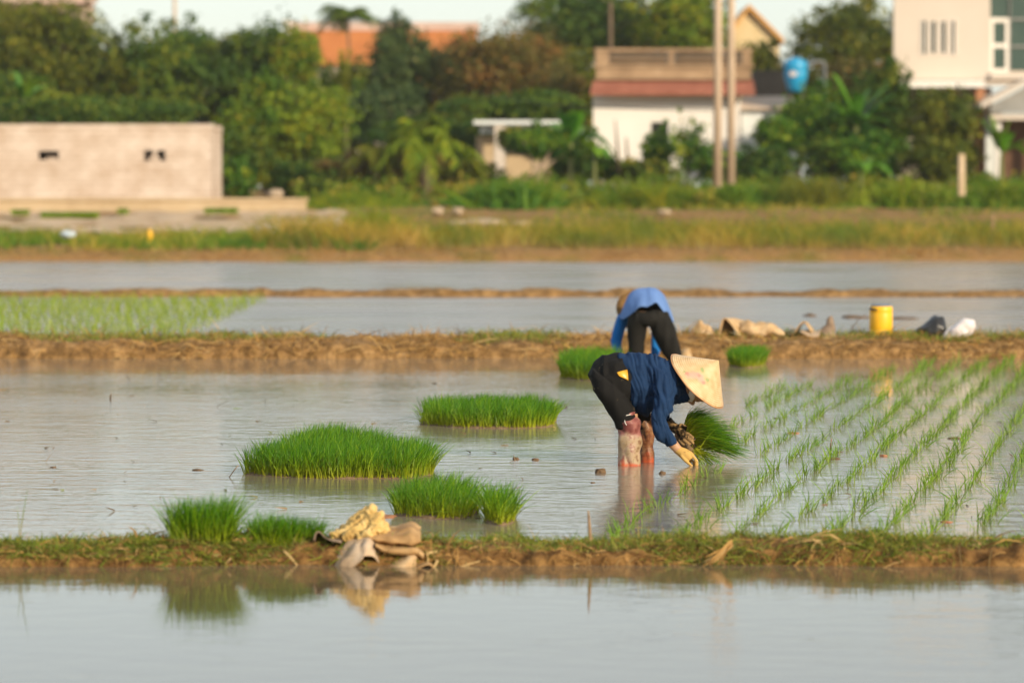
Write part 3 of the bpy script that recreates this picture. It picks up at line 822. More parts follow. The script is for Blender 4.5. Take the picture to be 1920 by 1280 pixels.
# head: on the hat axis
AX = np.array([.69, -.29, .69]); AX /= np.linalg.norm(AX)          # up through the crown
FW = np.array([.70, -.02, -.70]); FW -= AX*FW.dot(AX); FW /= np.linalg.norm(FW)
SD = np.cross(AX, FW)
HC = W(1302, 719, .0)
def H(f, u, s): return HC+FW*f+AX*u+SD*s
def hring(u, f0, f1, s, nn=20):
    th = np.linspace(0, 2*PI, nn, endpoint=False)
    return np.array([H((f0+f1)/2+(f1-f0)/2*math.cos(t), u, s*math.sin(t)) for t in th])
head = ringloft([hring(.115, -.03, .03, .03), hring(.10, -.075, .06, .058), hring(.06, -.095, .085, .075), hring(.01, -.095, .092, .077), hring(-.03, -.08, .094, .073), hring(-.07, -.06, .09, .062), hring(-.10, -.03, .085, .048), hring(-.118, .02, .078, .03)])
nose = tube([H(.088, .02, 0), H(.104, -.015, 0), H(.118, -.038, 0), H(.10, -.05, 0)], [.008, .012, .016, .012], 10)
lips = tube([H(.086, -.068, -.026), H(.102, -.068, 0), H(.086, -.068, .026)], [.005, .010, .005], 8)
chin = tube([H(.075, -.105, -.015), H(.088, -.104, 0), H(.075, -.105, .015)], [.014, .017, .014], 8)
ears = [tube([H(-.005, .03, s*.078), H(-.02, .0, s*.088), H(-.005, -.03, s*.078)], [.010, .017, .009], 8) for s in (-1, 1)]
neck = tube([W(1262, 716, 0), W(1284, 722, 0), HC-AX*.05-FW*.01], [.07, .06, .055], 14)
# near hand under the glove
def fing(pts, rad): return tube([W(*p) for p in pts], rad, 9, 4)
def hand(k):
    palm = loft([S((1264, 847), (1277, 837), .020*k, -.145), S((1272, 855), (1288, 841), .030*k, -.145), S((1281, 863), (1299, 848), .040*k, -.145), S((1287, 866), (1303, 854), .036*k, -.145)], 14, 4)
    fs = [fing([(1296, 852, -.174), (1302.5, 859, -.178), (1304.5, 866, -.174), (1304, 873, -.166)], [.0095*k, .0092*k, .0085*k, .007*k]),
          fing([(1297, 855, -.155), (1304.5, 861, -.158), (1307, 867, -.158), (1307, 874.5, -.154)], [.0098*k, .0095*k, .0088*k, .007*k]),
          fing([(1293, 859, -.137), (1299, 865, -.137), (1301, 870, -.137), (1300, 876, -.14)], [.0095*k, .009*k, .0085*k, .007*k]),
          fing([(1288, 862, -.120), (1293.5, 867, -.118), (1296, 872, -.12), (1295.5, 877, -.126)], [.0085*k, .008*k, .0075*k, .0062*k]),
          fing([(1277, 853, -.168), (1284, 862, -.184), (1291, 868, -.186), (1298, 874, -.178)], [.0115*k, .0108*k, .0095*k, .0075*k])]
    return palm, fs
pal, fs = hand(.8)
def fhand(k):
    fo = -.075
    p2 = loft([S((1254, 801), (1262, 790), .024*k, .11), S((1266, 813), (1276, 797), .038*k, .06), S((1278, 825), (1288, 806), .042*k, .02)], 14, 4)
    f2 = [fing([(1279, 808, .075+fo), (1288, 812, .05+fo), (1297, 818, .035+fo), (1304, 825, .03+fo)], [.011*k, .0105*k, .0095*k, .008*k]),
          fing([(1279, 814, .07+fo), (1287, 819, .04+fo), (1295, 825.5, .025+fo), (1301, 832, .02+fo)], [.0115*k, .011*k, .010*k, .008*k]),
          fing([(1277, 820, .07+fo), (1284, 826, .042+fo), (1291, 832, .028+fo), (1297, 837, .025+fo)], [.011*k, .0105*k, .0095*k, .008*k]),
          fing([(1273, 824, .08+fo), (1279, 831, .052+fo), (1285, 836, .04+fo), (1290, 840, .04+fo)], [.0098*k, .009*k, .0085*k, .007*k]),
          fing([(1268, 801, .10+fo), (1276, 797, .085+fo), (1284, 799, .08+fo), (1291, 804, .08+fo)], [.0115*k, .0115*k, .010*k, .008*k])]
    return p2, f2
p2, f2 = fhand(.8)
body = solid([loft(shrink(s, .78), 18, 4) for s in (torso, pelvis)] + [loft(shrink(s, .6), 14, 4) for s in (armN, armF, legN, legF)] + [loft(s, 14, 4) for s in (shank(1179, -.12, 17), shank(1212, .2, 13))] +
             [loft(foreN, 14, 4), loft([S((1240, 798), (1256, 783), .035, .18), S((1256, 806), (1266, 793), .03, .10), S((1268, 816), (1276, 800), .028, .05)], 14, 4), head, nose, lips, chin, neck, pal, p2] + ears + fs + f2, .0065, 3)
add('body', body, M_skin, farmer)
add('hair', solid([ringloft([hring(.121, -.05, .04, .045), hring(.104, -.085, .066, .066), hring(.06, -.105, .075, .083), hring(.01, -.108, .045, .086), hring(-.04, -.098, .0, .082), hring(-.07, -.085, -.02, .065)])], .008, 4), M_hair, farmer)

def folds(v):
    # gathered folds running round the hanging shirt
    q = np.column_stack([v[:, 0]*36+v[:, 2]*9+1.6*vnoise(v*6), v[:, 1]*6, v[:, 2]*5.5])
    a = np.clip((np.interp(v[:, 0], [.55, .75, 1.05, 1.2], [1, 1, .55, .3])), 0, 1)
    rd = 1-np.abs(vnoise(q))*2
    return a*(-.019*np.clip(rd, -.6, 1)+.012*vnoise(q*.45+7)-.006*(1-np.abs(vnoise(q*2.1+3))*2)+.006)-.015*(1-np.abs(vnoise(v*np.array([15, 7, 14])+3))*2)*(1-a*.7)+.004*fbm(v*13, 2)
shirt = solid([loft(torso, 26, 6), loft(armN, 20, 6), loft(armF, 18, 6)], .006, 8, folds)
# the shirt front hangs loose: slack belly fold
add('shirt', shirt, M_navy, farmer)
def tfold(v): return .006*fbm(v*np.array([8, 8, 8]), 3)+.008*(1-np.abs(vnoise(v*np.array([17, 6, 11])+5))*2)
trou = solid([loft(pelvis, 26, 6), loft(legN, 22, 6), loft(legF, 22, 6)], .007, 9, tfold)
add('trousers', trou, M_black, farmer)
def wfold(v): return -.0095*(1-np.abs(vnoise(v*np.array([15, 13, 11])+2))*2.2)+.004*(1-np.abs(vnoise(v*np.array([9, 9, 26])+6))*2)*np.clip((v[:, 2]-.16)*9, 0, 1)+.004*fbm(v*22, 2)
wn = solid([loft([S((1151.5, 782), (1192, 769), .082, -.12), S((1154, 789), (1195, 779), .078, -.12), S((1153.5, 797), (1203, 789), .09, -.12), S((1158, 810), (1200, 807), .078, -.12), S((1156, 826), (1203, 824), .084, -.12), S((1157.5, 846), (1200, 846), .078, -.12), S((1157, 888), (1202, 888), .075, -.12)], 22, 6)], .008, 3, wfold)
o = add('boot_cover', wn, M_wrap, farmer); o['label'] = 'pinkish muddy boot cover tied with white cord'
wf = solid([loft([S((1193, 791), (1219, 782), .07, .2), S((1198, 803), (1226, 797), .08, .2), S((1200, 822), (1228, 815), .075, .2), S((1201, 836), (1225, 832), .068, .2), S((1201, 852), (1229, 852), .072, .2), S((1200, 882), (1228, 882), .072, .2)], 22, 6)], .008, 3, wfold)
o = add('boot_cover', wf, M_wrap2, farmer); o['label'] = 'orange brown muddy boot cover'
# tie cord round the near boot cover
bv = BVHTree.FromPolygons([tuple(x) for x in wn[0]], wn[1])
bt = BVHTree.FromPolygons([tuple(x) for x in trou[0]], trou[1])
def proj(px, py, bvh, out=.004):
    d = Vector(ray(px, py)).normalized()
    h = bvh.ray_cast(Vector((0, 0, CAMZ)), d)
    return np.array(h[0]-d*out) if h[0] is not None else None
cord = [proj(*p, bv) for p in ((1156.5, 787), (1162, 784), (1168, 781), (1175, 778.5), (1182, 777))]
cord = [c for c in cord if c is not None]
cd2 = [c for c in [proj(*p, bv) for p in ((1174, 779), (1171.5, 785), (1172, 792), (1175, 797))] if c is not None]
cds = [tube(c, [.0028]*len(c), 6, 3) for c in (cord, cd2) if len(c) > 1]
if cds: add('tie_cord', merge(*cds), M_white, farmer)
# yellow packet tucked at the hip
gp = [[proj(x, y, bt, .006) for x, y in row] for row in (((1156.5, 698), (1164, 695.5), (1170, 694), (1176, 692.5)), ((1160, 704), (1166, 703), (1172, 702), (1177.5, 702)), ((1164.5, 706.5), (1170, 709), (1174, 711), (1178, 713.5)))]
if all(p is not None for row in gp for p in row): add('pocket_packet', thick(grid(gp, 3), .003), M_yellowbag, farmer)
# gloves
pal, fs = hand(1.12)
add('glove', solid([pal]+fs, .0042, 2), M_glove, farmer)['label'] = 'yellow rubber glove in the water'
p2, f2 = fhand(1.12)
sleeve = loft([S((1243, 796), (1258, 781), .05, .17), S((1252, 803), (1264, 789), .044, .11), S((1264, 813), (1274, 798), .038, .065)], 16, 4)
add('glove', solid([p2, sleeve]+f2, .005, 2), M_glove2, farmer)['label'] = 'mud-blotched glove gripping the seedlings'
# face mask strap by the cheek
msk = [[H(.03, -.10, -.066), H(.055, -.095, -.060), H(.075, -.09, -.045)], [H(.02, -.06, -.081), H(.045, -.055, -.076), H(.066, -.05, -.062)], [H(.0, -.02, -.088), H(.02, -.015, -.086), H(.035, -.01, -.08)]]
add('chin_strap', thick(grid(msk, 4), .004), M_white, farmer)

# conical hat, built round its own axis
def hatmat():
    m, nt, out = nodes('palm_leaf_hat')
    b = N(nt, 'BsdfPrincipled'); L_(nt, b.outputs[0], out.inputs[0]); b.inputs['Roughness'].default_value = .5; b.inputs['Specular IOR Level'].default_value = .35
    tc = N(nt, 'TexCoord'); s = N(nt, 'SeparateXYZ'); L_(nt, tc.outputs['Object'], s.inputs[0])
    # hoops: rings by height
    mu = N(nt, 'Math', operation='MULTIPLY'); L_(nt, s.outputs[2], mu.inputs[0]); mu.inputs[1].default_value = 2*PI*22/.2075
    sn = N(nt, 'Math', operation='SINE'); L_(nt, mu.outputs[0], sn.inputs[0])
    nz = N(nt, 'TexNoise'); nz.inputs['Scale'].default_value = 22; nz.inputs['Detail'].default_value = 6; L_(nt, tc.outputs['Object'], nz.inputs[0])
    r = ramp(nt, [(.3, (.54, .36, .18)), (.5, (.62, .44, .24)), (.72, (.70, .52, .31))]); L_(nt, nz.outputs[0], r.inputs[0])
    r2 = ramp(nt, [(.0, (.72, .66, .55)), (.55, (1, 1, 1))]); mr = N(nt, 'MapRange'); mr.inputs['From Min'].default_value = -1; L_(nt, sn.outputs[0], mr.inputs[0]); L_(nt, mr.outputs[0], r2.inputs[0])
    mx = N(nt, 'MixRGB', blend_type='MULTIPLY'); mx.inputs[0].default_value = .62; L_(nt, r.outputs[0], mx.inputs[1]); L_(nt, r2.outputs[0], mx.inputs[2])
    col = mx.outputs[0]
    # printed flowers
    for (c, rad, colr, amt) in HATFLOWERS:
        vm = N(nt, 'VectorMath', operation='DISTANCE'); L_(nt, tc.outputs['Object'], vm.inputs[0]); vm.inputs[1].default_value = tuple(c)
        n2 = N(nt, 'TexNoise'); n2.inputs['Scale'].default_value = 55; n2.inputs['Detail'].default_value = 3; L_(nt, tc.outputs['Object'], n2.inputs[0])
        ad = N(nt, 'Math', operation='MULTIPLY_ADD'); L_(nt, n2.outputs[0], ad.inputs[0]); ad.inputs[1].default_value = rad*1.6; L_(nt, vm.outputs['Value'], ad.inputs[2])
        rr_ = N(nt, 'MapRange'); rr_.inputs['From Min'].default_value = rad*1.35; rr_.inputs['From Max'].default_value = rad*1.9; rr_.inputs['To Min'].default_value = amt; rr_.inputs['To Max'].default_value = 0
        L_(nt, ad.outputs[0], rr_.inputs[0])
        m2 = N(nt, 'MixRGB'); L_(nt, rr_.outputs[0], m2.inputs[0]); L_(nt, col, m2.inputs[1]); m2.inputs[2].default_value = (*colr, 1); col = m2.outputs[0]
    L_(nt, col, b.inputs['Base Color'])
    bp = N(nt, 'Bump'); bp.inputs['Distance'].default_value = .0011; L_(nt, sn.outputs[0], bp.inputs['Height']); L_(nt, bp.outputs[0], b.inputs['Normal'])
    return m
HR, HH = .243, .2075
def hat_frame(center, axis):
    q = Vector(axis).to_track_quat('Z', 'Y'); return q
hc = W(1307, 714.5, 0)
qh = hat_frame(hc, AX)
def hat_local(px, py):
    """point on the cone seen at the pixel, in hat coordinates"""
    o_ = qh.inverted() @ (Vector((0, 0, CAMZ))-Vector(hc)); d_ = qh.inverted() @ Vector(ray(px, py)).normalized()
    best = None
    for k in np.linspace(24, 27, 3001):
        p = o_+d_*float(k); rad = math.hypot(p.x, p.y); e = rad-(HH-p.z)*HR/HH
        if e <= 0 and 0 <= p.z <= HH: best = p; break
    return tuple(best) if best is not None else (0, 0, -9)
PK, GR, RD = (.62, .30, .25), (.20, .30, .10), (.50, .10, .10)
HATFLOWERS = [(hat_local(1292, 703), .034, PK, .6), (hat_local(1303, 705), .034, PK, .6), (hat_local(1312, 707), .036, PK, .7), (hat_local(1317, 714), .026, PK, .6), (hat_local(1299, 700), .022, PK, .5), (hat_local(1287, 701), .018, RD, .45), (hat_local(1311, 704.5), .014, RD, .5), (hat_local(1319, 717), .014, RD, .5),
              (hat_local(1316, 692.5), .016, GR, .7), (hat_local(1318, 697), .013, GR, .55), (hat_local(1326, 712), .018, GR, .7), (hat_local(1283, 697), .013, GR, .6), (hat_local(1306, 712), .012, GR, .5)]
M_hat = hatmat()
def cone_geo(R, Hh, t=.004, N_=72, K=20, wob=.0025):
    prof = []
    for i in range(K+1):
        f = i/K; prof.append((R*(1-f)+.003, Hh*f))
    prof.append((.001, Hh+.004))
    inner = [(max(rr_-t*1.2, .001), z-t*.8) for rr_, z in prof[::-1]]
    v, f = lathe(prof+inner+[], N_)
    ang = np.arctan2(v[:, 1], v[:, 0])
    v[:, 2] += wob*np.sin(3*ang+.7)*(1-v[:, 2]/Hh)+.0015*np.sin(7*ang)
    return v, f
me = make_mesh('conical_hat', *cone_geo(HR, HH))
hat = link('conical_hat', me, M_hat, farmer, hc-rootloc(farmer)); hat.rotation_mode = 'QUATERNION'; hat.rotation_quaternion = qh
# rim cane of the hat
th = np.linspace(0, 2*PI, 65)
rimv, rimf = tube([(HR*1.004*math.cos(t), HR*1.004*math.sin(t), .0025*math.sin(3*t+.7)+.0015*math.sin(7*t)) for t in th], [.0042]*65, 6, 1)
rim = link('hat_rim', make_mesh('hat_rim', rimv, rimf), pm('cane_rim', (.42, .21, .09), rough=.5, scale=30), hat)

# ------------------------------------------------------------------ bundle of seedlings in the far hand
r = np.random.default_rng(15)
mn = np.array([.72, -.16, .62]); mn /= np.linalg.norm(mn)            # blades leave the mat this way
m1 = W(1281, 803, .0); m2 = W(1312, 841, .0)
mc = (m1+m2)/2+np.array([0, .07, 0]); half = np.linalg.norm(m2-m1)/2*1.08
mu_ = (m2-m1)/np.linalg.norm(m2-m1); mv = np.cross(mn, mu_)
t = thing('rice_seedling_bundle', mc, 'bundle of rice seedlings with muddy root mat held by the bent farmer', 'rice seedlings')
def mring(off, k, nn=26):
    a = np.linspace(0, 2*PI, nn, endpoint=False)
    p = mc+mn*off+np.cos(a)[:, None]*mu_*half*k+np.sin(a)[:, None]*mv*half*.8*k
    return p
mat_ = ringloft([mring(-.085, .45), mring(-.07, .85), mring(-.035, 1.0), mring(.0, 1.03), mring(.012, .9)])
lump = loft([S((1286, 832), (1302, 846), .05, -.03), S((1284, 845), (1304, 850), .05, -.03), S((1287, 858), (1301, 858), .04, -.03)], 14, 4)
def md(v): return .012*fbm(v*22, 4)
add('root_mat', solid([mat_, lump], .006, 2, md), M_root, t)
n = 1300
rad = np.sqrt(r.random(n)); an = r.uniform(0, 2*PI, n)
bs = mc+mn*.005+(rad*np.cos(an))[:, None]*mu_*half*.98+(rad*np.sin(an))[:, None]*mv*half*.78
dv = mn+(rad*np.cos(an))[:, None]*mu_*.62+(rad*np.sin(an))[:, None]*mv*.45+r.normal(0, .13, (n, 3))
dv /= np.linalg.norm(dv, axis=1)[:, None]
LL = r.uniform(.19, .30, n)
cv = np.column_stack([.25+r.normal(0, .10, n), r.normal(0, .12, n), -.30-.28*r.random(n)])
g, a = blades(bs, dv, LL, cv, r.uniform(.004, .0075, n), 5, 16, np.clip(.5+r.normal(0, .3, n), 0, 1))
add('blades', g, M_clump, t, attrs=a)
n = 120                                                            # stray blades trailing into the water
bs = np.array([W(px, py, dd) for px, py, dd in zip(r.uniform(1296, 1312, n), r.uniform(840, 850, n), r.uniform(-.1, .05, n))])
dv = np.column_stack([r.uniform(.2, 1, n), r.normal(0, .3, n), r.normal(-.2, .35, n)]); dv /= np.linalg.norm(dv, axis=1)[:, None]
g, a = blades(bs, dv, r.uniform(.15, .28, n), np.column_stack([r.normal(.1, .1, n), r.normal(0, .1, n), -.15*r.random(n)]), r.uniform(.0035, .006, n), 5, 17, r.random(n))
add('loose_blades', g, M_clump, t, attrs=a)

# ------------------------------------------------------------------ second farmer, seen from behind
YB = 39.35
def B(px, py, d=0.0): return P(px, py, YB+d)
def SB(l, r_, dep, d=0.0): return (B(*l, d), B(*r_, d), dep)
M_blue = cloth('pale_blue_shirt', (.13, .235, .50), var=.8)
M_blue2 = cloth('deep_blue_sleeve', (.012, .14, .42), var=.85)
M_black2 = cloth('dark_trousers', (.016, .015, .013), var=.6)
M_hat2 = pm('old_brown_hat', [(.3, (.20, .10, .03)), (.7, (.31, .17, .055))], rough=.7, scale=18)
base = B(1220, 690, 0); base[2] = 0
p2r = thing('person', base, 'person seen from behind bending over in a light blue shirt and dark loose trousers', 'person', 'farmers planting rice')
# trousers
pel = [SB((1190, 566), (1240, 560), .11, .18), SB((1188, 590), (1243, 590), .13, .06), SB((1186, 582), (1244, 584), .15, -.02), SB((1182, 598), (1248, 600), .15, -.05), SB((1184, 610), (1244, 610), .12, -.03)]
lgL = [SB((1180, 590), (1214, 585), .12, -.05), SB((1178, 606), (1212, 606), .115, -.05), SB((1177.5, 625), (1209.5, 625), .105, -.03), SB((1178, 645), (1207, 645), .10, 0), SB((1178, 668), (1205, 668), .09, .02), SB((1181, 688), (1200, 688), .07, .02), SB((1182, 705), (1199, 705), .06, .02)]
lgR = [SB((1216, 578), (1252, 586), .12, -.05), SB((1219, 604), (1259, 600), .12, -.06), SB((1226, 628), (1266, 622), .115, -.06), SB((1237, 650), (1272, 642), .105, -.04), SB((1249, 669), (1275, 662), .09, 0), SB((1257, 690), (1275, 688), .065, .03), SB((1258, 705), (1274, 705), .06, .03)]
tor2 = [SB((1186, 560), (1240, 552), .10, .05), SB((1184, 566), (1240, 556), .14, .15), SB((1176, 580), (1238, 575), .14, .32), SB((1172, 594), (1230, 590), .13, .46)]
aL = [SB((1160, 588), (1184, 596), .07, .42), SB((1153, 604), (1175, 608), .065, .40), SB((1147, 624), (1169, 628), .062, .34), SB((1145, 642), (1166, 644), .056, .28), SB((1149, 658), (1166, 660), .048, .22), SB((1153, 676), (1166, 678), .04, .16)]
aR = [SB((1222, 590), (1242, 594), .07, .42), SB((1222, 622), (1240, 626), .062, .38), SB((1221, 645), (1238, 648), .055, .32), SB((1220, 664), (1233, 668), .048, .26), SB((1220, 678), (1231, 680), .04, .22)]
hd2 = tube([B(1180, 592, .48), B(1176, 594, .58), B(1173, 600, .70), B(1170, 606, .78)], [.06, .075, .09, .05], 16)
def bhand(px, py, d):
    pts = [loft([SB((px-4, py-5), (px+4, py-5), .03, d), SB((px-6, py+2), (px+6, py+2), .04, d-.02), SB((px-6, py+7), (px+6, py+7), .035, d-.04)], 12, 3)]
    for i, q in enumerate((-.036, -.012, .012, .034)):
        pts.append(tube([B(px, py+6, d-.03)+np.array([q, 0, 0]), B(px, py+11, d-.05)+np.array([q*1.1, 0, 0]), B(px, py+14-abs(i-1.5), d-.04)+np.array([q*1.1, 0, 0])], [.0095, .009, .007], 8))
    pts.append(tube([B(px-5, py, d), B(px-8, py+6, d-.03), B(px-7, py+10, d-.06)], [.012, .011, .008], 8))
    return pts
b2 = solid([loft(shrink(s, .84), 16, 4) for s in (pel, lgL, lgR, tor2, aL, aR)]+[hd2]+bhand(1159, 682, .14)+bhand(1225, 682, .2), .009, 3)
add('body', b2, M_skin, p2r)
def tf2(v): return .012*(1-np.abs(vnoise(v*np.array([13, 5, 3.2])))*2)+.008*fbm(v*7, 2)
add('trousers', solid([loft(pel, 22, 5), loft(lgL, 20, 5), loft(lgR, 20, 5)], .011, 5, tf2), M_black2, p2r)
# shirt: shell over hips and back, open hem towards the camera
rings = [
 [(1167, 599, 0), (1178, 594, -.07), (1190, 584, -.15), (1200, 576, -.185), (1213, 574.5, -.205), (1222, 570.5, -.205), (1231, 567, -.195), (1239, 577, -.17), (1247, 589, -.12), (1262, 604, .0)],
 [(1163.5, 597, .05), (1172, 583, .0), (1184, 567, -.05), (1197, 558, -.08), (1212, 555, -.1), (1223, 553, -.1), (1235, 555, -.08), (1247, 570, -.05), (1254, 586, -.02), (1263.5, 603, .06)],
 [(1162, 594, .14), (1170, 574, .08), (1181, 553, .06), (1195, 543.5, .05), (1211, 541, .05), (1224, 541.5, .05), (1237, 546.5, .06), (1247, 560, .08), (1256, 580, .1), (1262, 600, .16)],
 [(1163, 596, .28), (1169, 578, .24), (1179, 560, .22), (1193, 549, .22), (1209, 547, .22), (1223, 548, .22), (1235, 554, .22), (1244, 566, .24), (1252, 584, .26), (1257, 600, .3)],
 [(1164, 604, .44), (1166, 592, .45), (1176, 580, .45), (1190, 572, .46), (1205, 570, .47), (1218, 572, .46), (1229, 577, .45), (1238, 588, .44), (1243, 598, .44), (1246, 606, .44)],
 [(1172, 612, .52), (1174, 606, .54), (1180, 600, .56), (1188, 596, .57), (1200, 595, .57), (1212, 596, .57), (1220, 600, .56), (1226, 606, .54), (1230, 610, .53), (1232, 614, .52)]]
rows_ = [[B(*p) for p in row] for row in rings]
def sf2(v): return .007*(1-np.abs(vnoise(np.column_stack([v[:, 0]*16, v[:, 1]*3, v[:, 2]*3])))*2)+.006*fbm(v*8, 2)
add('shirt', thick(grid(rows_, 5), .006, disp=sf2), M_blue, p2r)
add('sleeve', solid([loft(aL, 18, 5)], .01, 4, sf2), M_blue2, p2r)
add('sleeve', solid([loft(aR, 18, 5)], .01, 4, sf2), M_blue2, p2r)
ax2 = np.array([-.42, .80, -.25]); ax2 /= np.linalg.norm(ax2)
hc2 = B(1187, 582, .62)
me = make_mesh('conical_hat', *cone_geo(.195, .15, N_=48))
h2 = link('conical_hat', me, M_hat2, p2r, hc2-rootloc(p2r)); h2.rotation_mode = 'QUATERNION'; h2.rotation_quaternion = Vector(ax2).to_track_quat('Z', 'Y')
# ------------------------------------------------------------------ things on the brown bank
def MB(px, py, d=0.0): return P(px, py, 42.55+d)
M_drum = pm('yellow_plastic', [(.3, (.80, .42, .012)), (.7, (.86, .48, .02))], rough=.38, scale=6, spec=.45, bump=.001, bscale=30)
M_drumlid = pm('blue_grey_lid', (.10, .15, .24), rough=.45, scale=12)
M_darkpl = pm('dark_plastic', (.02, .02, .022), rough=.4, scale=12)
p0, p1 = P(1632, 634, 42.35), P(1676, 572, 42.35)
cx, zb, zt, R0 = (p0[0]+p1[0])/2, p0[2]-.015, p1[2], (p1[0]-p0[0])/2
t = thing('plastic_drum', (cx, 42.35+R0, zb), 'bright yellow plastic drum with a dark lid standing on the bank', 'drum')
Hd = zt-zb
prof = [(R0*.86, 0), (R0*.96, .008), (R0*.985, .03), (R0, Hd*.25), (R0*.985, Hd*.27), (R0*.985, Hd*.30), (R0, Hd*.32), (R0*1.0, Hd*.74), (R0*.985, Hd*.76), (R0*.985, Hd*.79), (R0, Hd*.81), (R0*.99, Hd*.9), (R0*.93, Hd*.955), (R0*.84, Hd*.965), (R0*.82, Hd*.965)]
add('body', lathe(prof, 40, (cx, 42.35+R0, zb)), M_drum, t)
add('lid', lathe([(R0*.80, Hd*.955), (R0*.865, Hd*.96), (R0*.865, Hd*.995), (R0*.82, Hd*1.008), (R0*.5, Hd*1.004)], 40, (cx, 42.35+R0, zb)), M_drumlid, t)
hx = cx-R0*.93
add('handle', tube([(hx+.01, 42.40, zb+Hd*.90), (hx-.012, 42.37, zb+Hd*.885), (hx+.01, 42.345, zb+Hd*.875), (hx+.06, 42.335, zb+Hd*.87)], [.012]*4, 8), M_darkpl, t)

def crumple(name, label, cat_, rings, mat, seed, amp=.02, freq=14, ridge=True, depth=None, group=None, sub=4, loc=None, N_=26):
    """rings: list of (x0, x1, py, depth radius, depth offset) stacked upward, at a base depth"""
    Yb = depth
    secs = [(P(a, y, Yb+d), P(b, y2, Yb+d), rd) for (a, b, y, y2, rd, d) in rings]
    v, f = loft(secs, N_, sub)
    v, f, n = evaluated((v, f), [('SUBSURF', dict(levels=1))])
    k = vnoise(v*freq+seed); k2 = vnoise(v*freq*.45+seed*2)
    d = amp*((1-np.abs(k)*2.2) if ridge else k)+amp*1.2*k2+amp*.35*vnoise(v*freq*2.6)
    v = v+n*d[:, None]
    o = add(name, (v, f), mat, loc=v.mean(0)*np.array([1, 1, 0])+np.array([0, 0, v[:, 2].min()]))
    return tag(o, label, cat_, group)
M_burlap = pm('burlap', [(.3, (.36, .22, .10)), (.55, (.50, .34, .18)), (.75, (.58, .43, .26))], rough=.85, scale=9, bump=.003, bscale=160)
M_burlap_b = pm('brown_burlap', [(.3, (.26, .145, .055)), (.55, (.40, .24, .10)), (.75, (.50, .33, .16))], rough=.8, scale=8, bump=.003, bscale=160)
M_pale = pm('pale_sack', [(.25, (.34, .22, .12)), (.5, (.46, .33, .21)), (.75, (.54, .43, .32))], rough=.8, scale=8, detail=6, bump=.003, bscale=180)
M_grsack = pm('grey_brown_sack', [(.3, (.16, .11, .075)), (.7, (.30, .22, .15))], rough=.85, scale=9, bump=.003, bscale=120)
M_blackbag = pm('black_plastic_bag', (.02, .019, .018), rough=.28, scale=12, bump=.012, bscale=22, spec=.5)
M_whitebag = pm('white_plastic_bag', [(.3, (.60, .52, .50)), (.7, (.74, .69, .68))], rough=.4, scale=10, bump=.012, bscale=24, spec=.4)
GS = 'sacks and bags left on the brown bank'
crumple('burlap_sack', 'pointed tan sack heap beside the second farmer on the bank', 'sack', [(1288, 1344, 634, 634, .16, 0), (1290, 1342, 624, 624, .16, 0), (1297, 1336, 614, 616, .12, .02), (1304, 1324, 604, 606, .08, .02), (1310, 1317, 597, 598, .03, .02)], M_burlap, 1.3, .016, 9, depth=42.5, group=GS)
# arched folded sack
t = thing('burlap_sack', MB(1405, 632)*np.array([1, 1, 0])+np.array([0, 0, .2]), 'long folded tan sack with an arched open mouth lying on the bank', 'sack', GS)
arch = [[MB(1347, 631, -.10), MB(1350, 610, -.12), MB(1358, 597, -.13), MB(1370, 606, -.12), MB(1380, 620, -.12), MB(1384, 632, -.12)],
        [MB(1356, 631, .10), MB(1360, 608, .10), MB(1372, 597, .08), MB(1386, 604, .06), MB(1400, 617, .04), MB(1404, 632, .0)],
        [MB(1372, 632, .2), MB(1380, 612, .2), MB(1396, 602, .18), MB(1412, 606, .14), MB(1424, 618, .1), MB(1424, 633, .06)]]
add('mouth', thick(grid(arch, 4), .012, disp=lambda v: .014*vnoise(v*9)), M_burlap, t)
v, f = loft([(MB(1384, 606), MB(1388, 634), .12), (MB(1402, 600), MB(1408, 634), .15), (MB(1422, 604), MB(1426, 634), .14), (MB(1440, 602), MB(1444, 633), .13), (MB(1458, 610), MB(1460, 633), .10), (MB(1472, 622), MB(1472, 632), .05)], 20, 4)
v, f, n_ = evaluated((v, f), [('SUBSURF', dict(levels=1))])
v = v+n_*(.018*(1-np.abs(vnoise(v*np.array([8, 5, 14])+4))*2.2)+.012*vnoise(v*18))[:, None]
add('body', (v, f), M_burlap, t)
# small tent fold with a flap
t = thing('burlap_sack', MB(1512, 632)*np.array([1, 1, 0])+np.array([0, 0, .2]), 'small tent-shaped folded sack with a flat flap on the bank', 'sack', GS)
tent = [[MB(1488, 627, -.08), MB(1497, 612, -.1), MB(1507, 603, -.1), MB(1514, 611, -.1), MB(1521, 622, -.08)], [MB(1492, 627, .15), MB(1502, 611, .15), MB(1512, 604, .15), MB(1520, 611, .15), MB(1528, 622, .15)]]
add('body', thick(grid(tent, 4), .012, disp=lambda v: .01*vnoise(v*12)), M_burlap, t)
flap = [[MB(1500, 622, -.2), MB(1515, 629, -.22), MB(1530, 632, -.2), MB(1536, 628, -.16)], [MB(1502, 619, .0), MB(1517, 622, .0), MB(1531, 622, .0), MB(1539, 619, .0)], [MB(1506, 622, .2), MB(1518, 620, .2), MB(1530, 621, .2), MB(1538, 622, .2)]]
add('flap', thick(grid(flap, 4), .012, disp=lambda v: .008*vnoise(v*14)), M_pale, t)
crumple('burlap_sack', 'upright grey brown sack coming to a point on the bank', 'sack', [(1530, 1568, 632, 632, .11, 0), (1534, 1567, 620, 620, .10, 0), (1545, 1565, 608, 608, .07, 0), (1552, 1562, 598, 598, .04, 0), (1556, 1560, 592, 592, .015, 0)], M_grsack, 4.4, .014, 9, depth=42.6, group=GS)
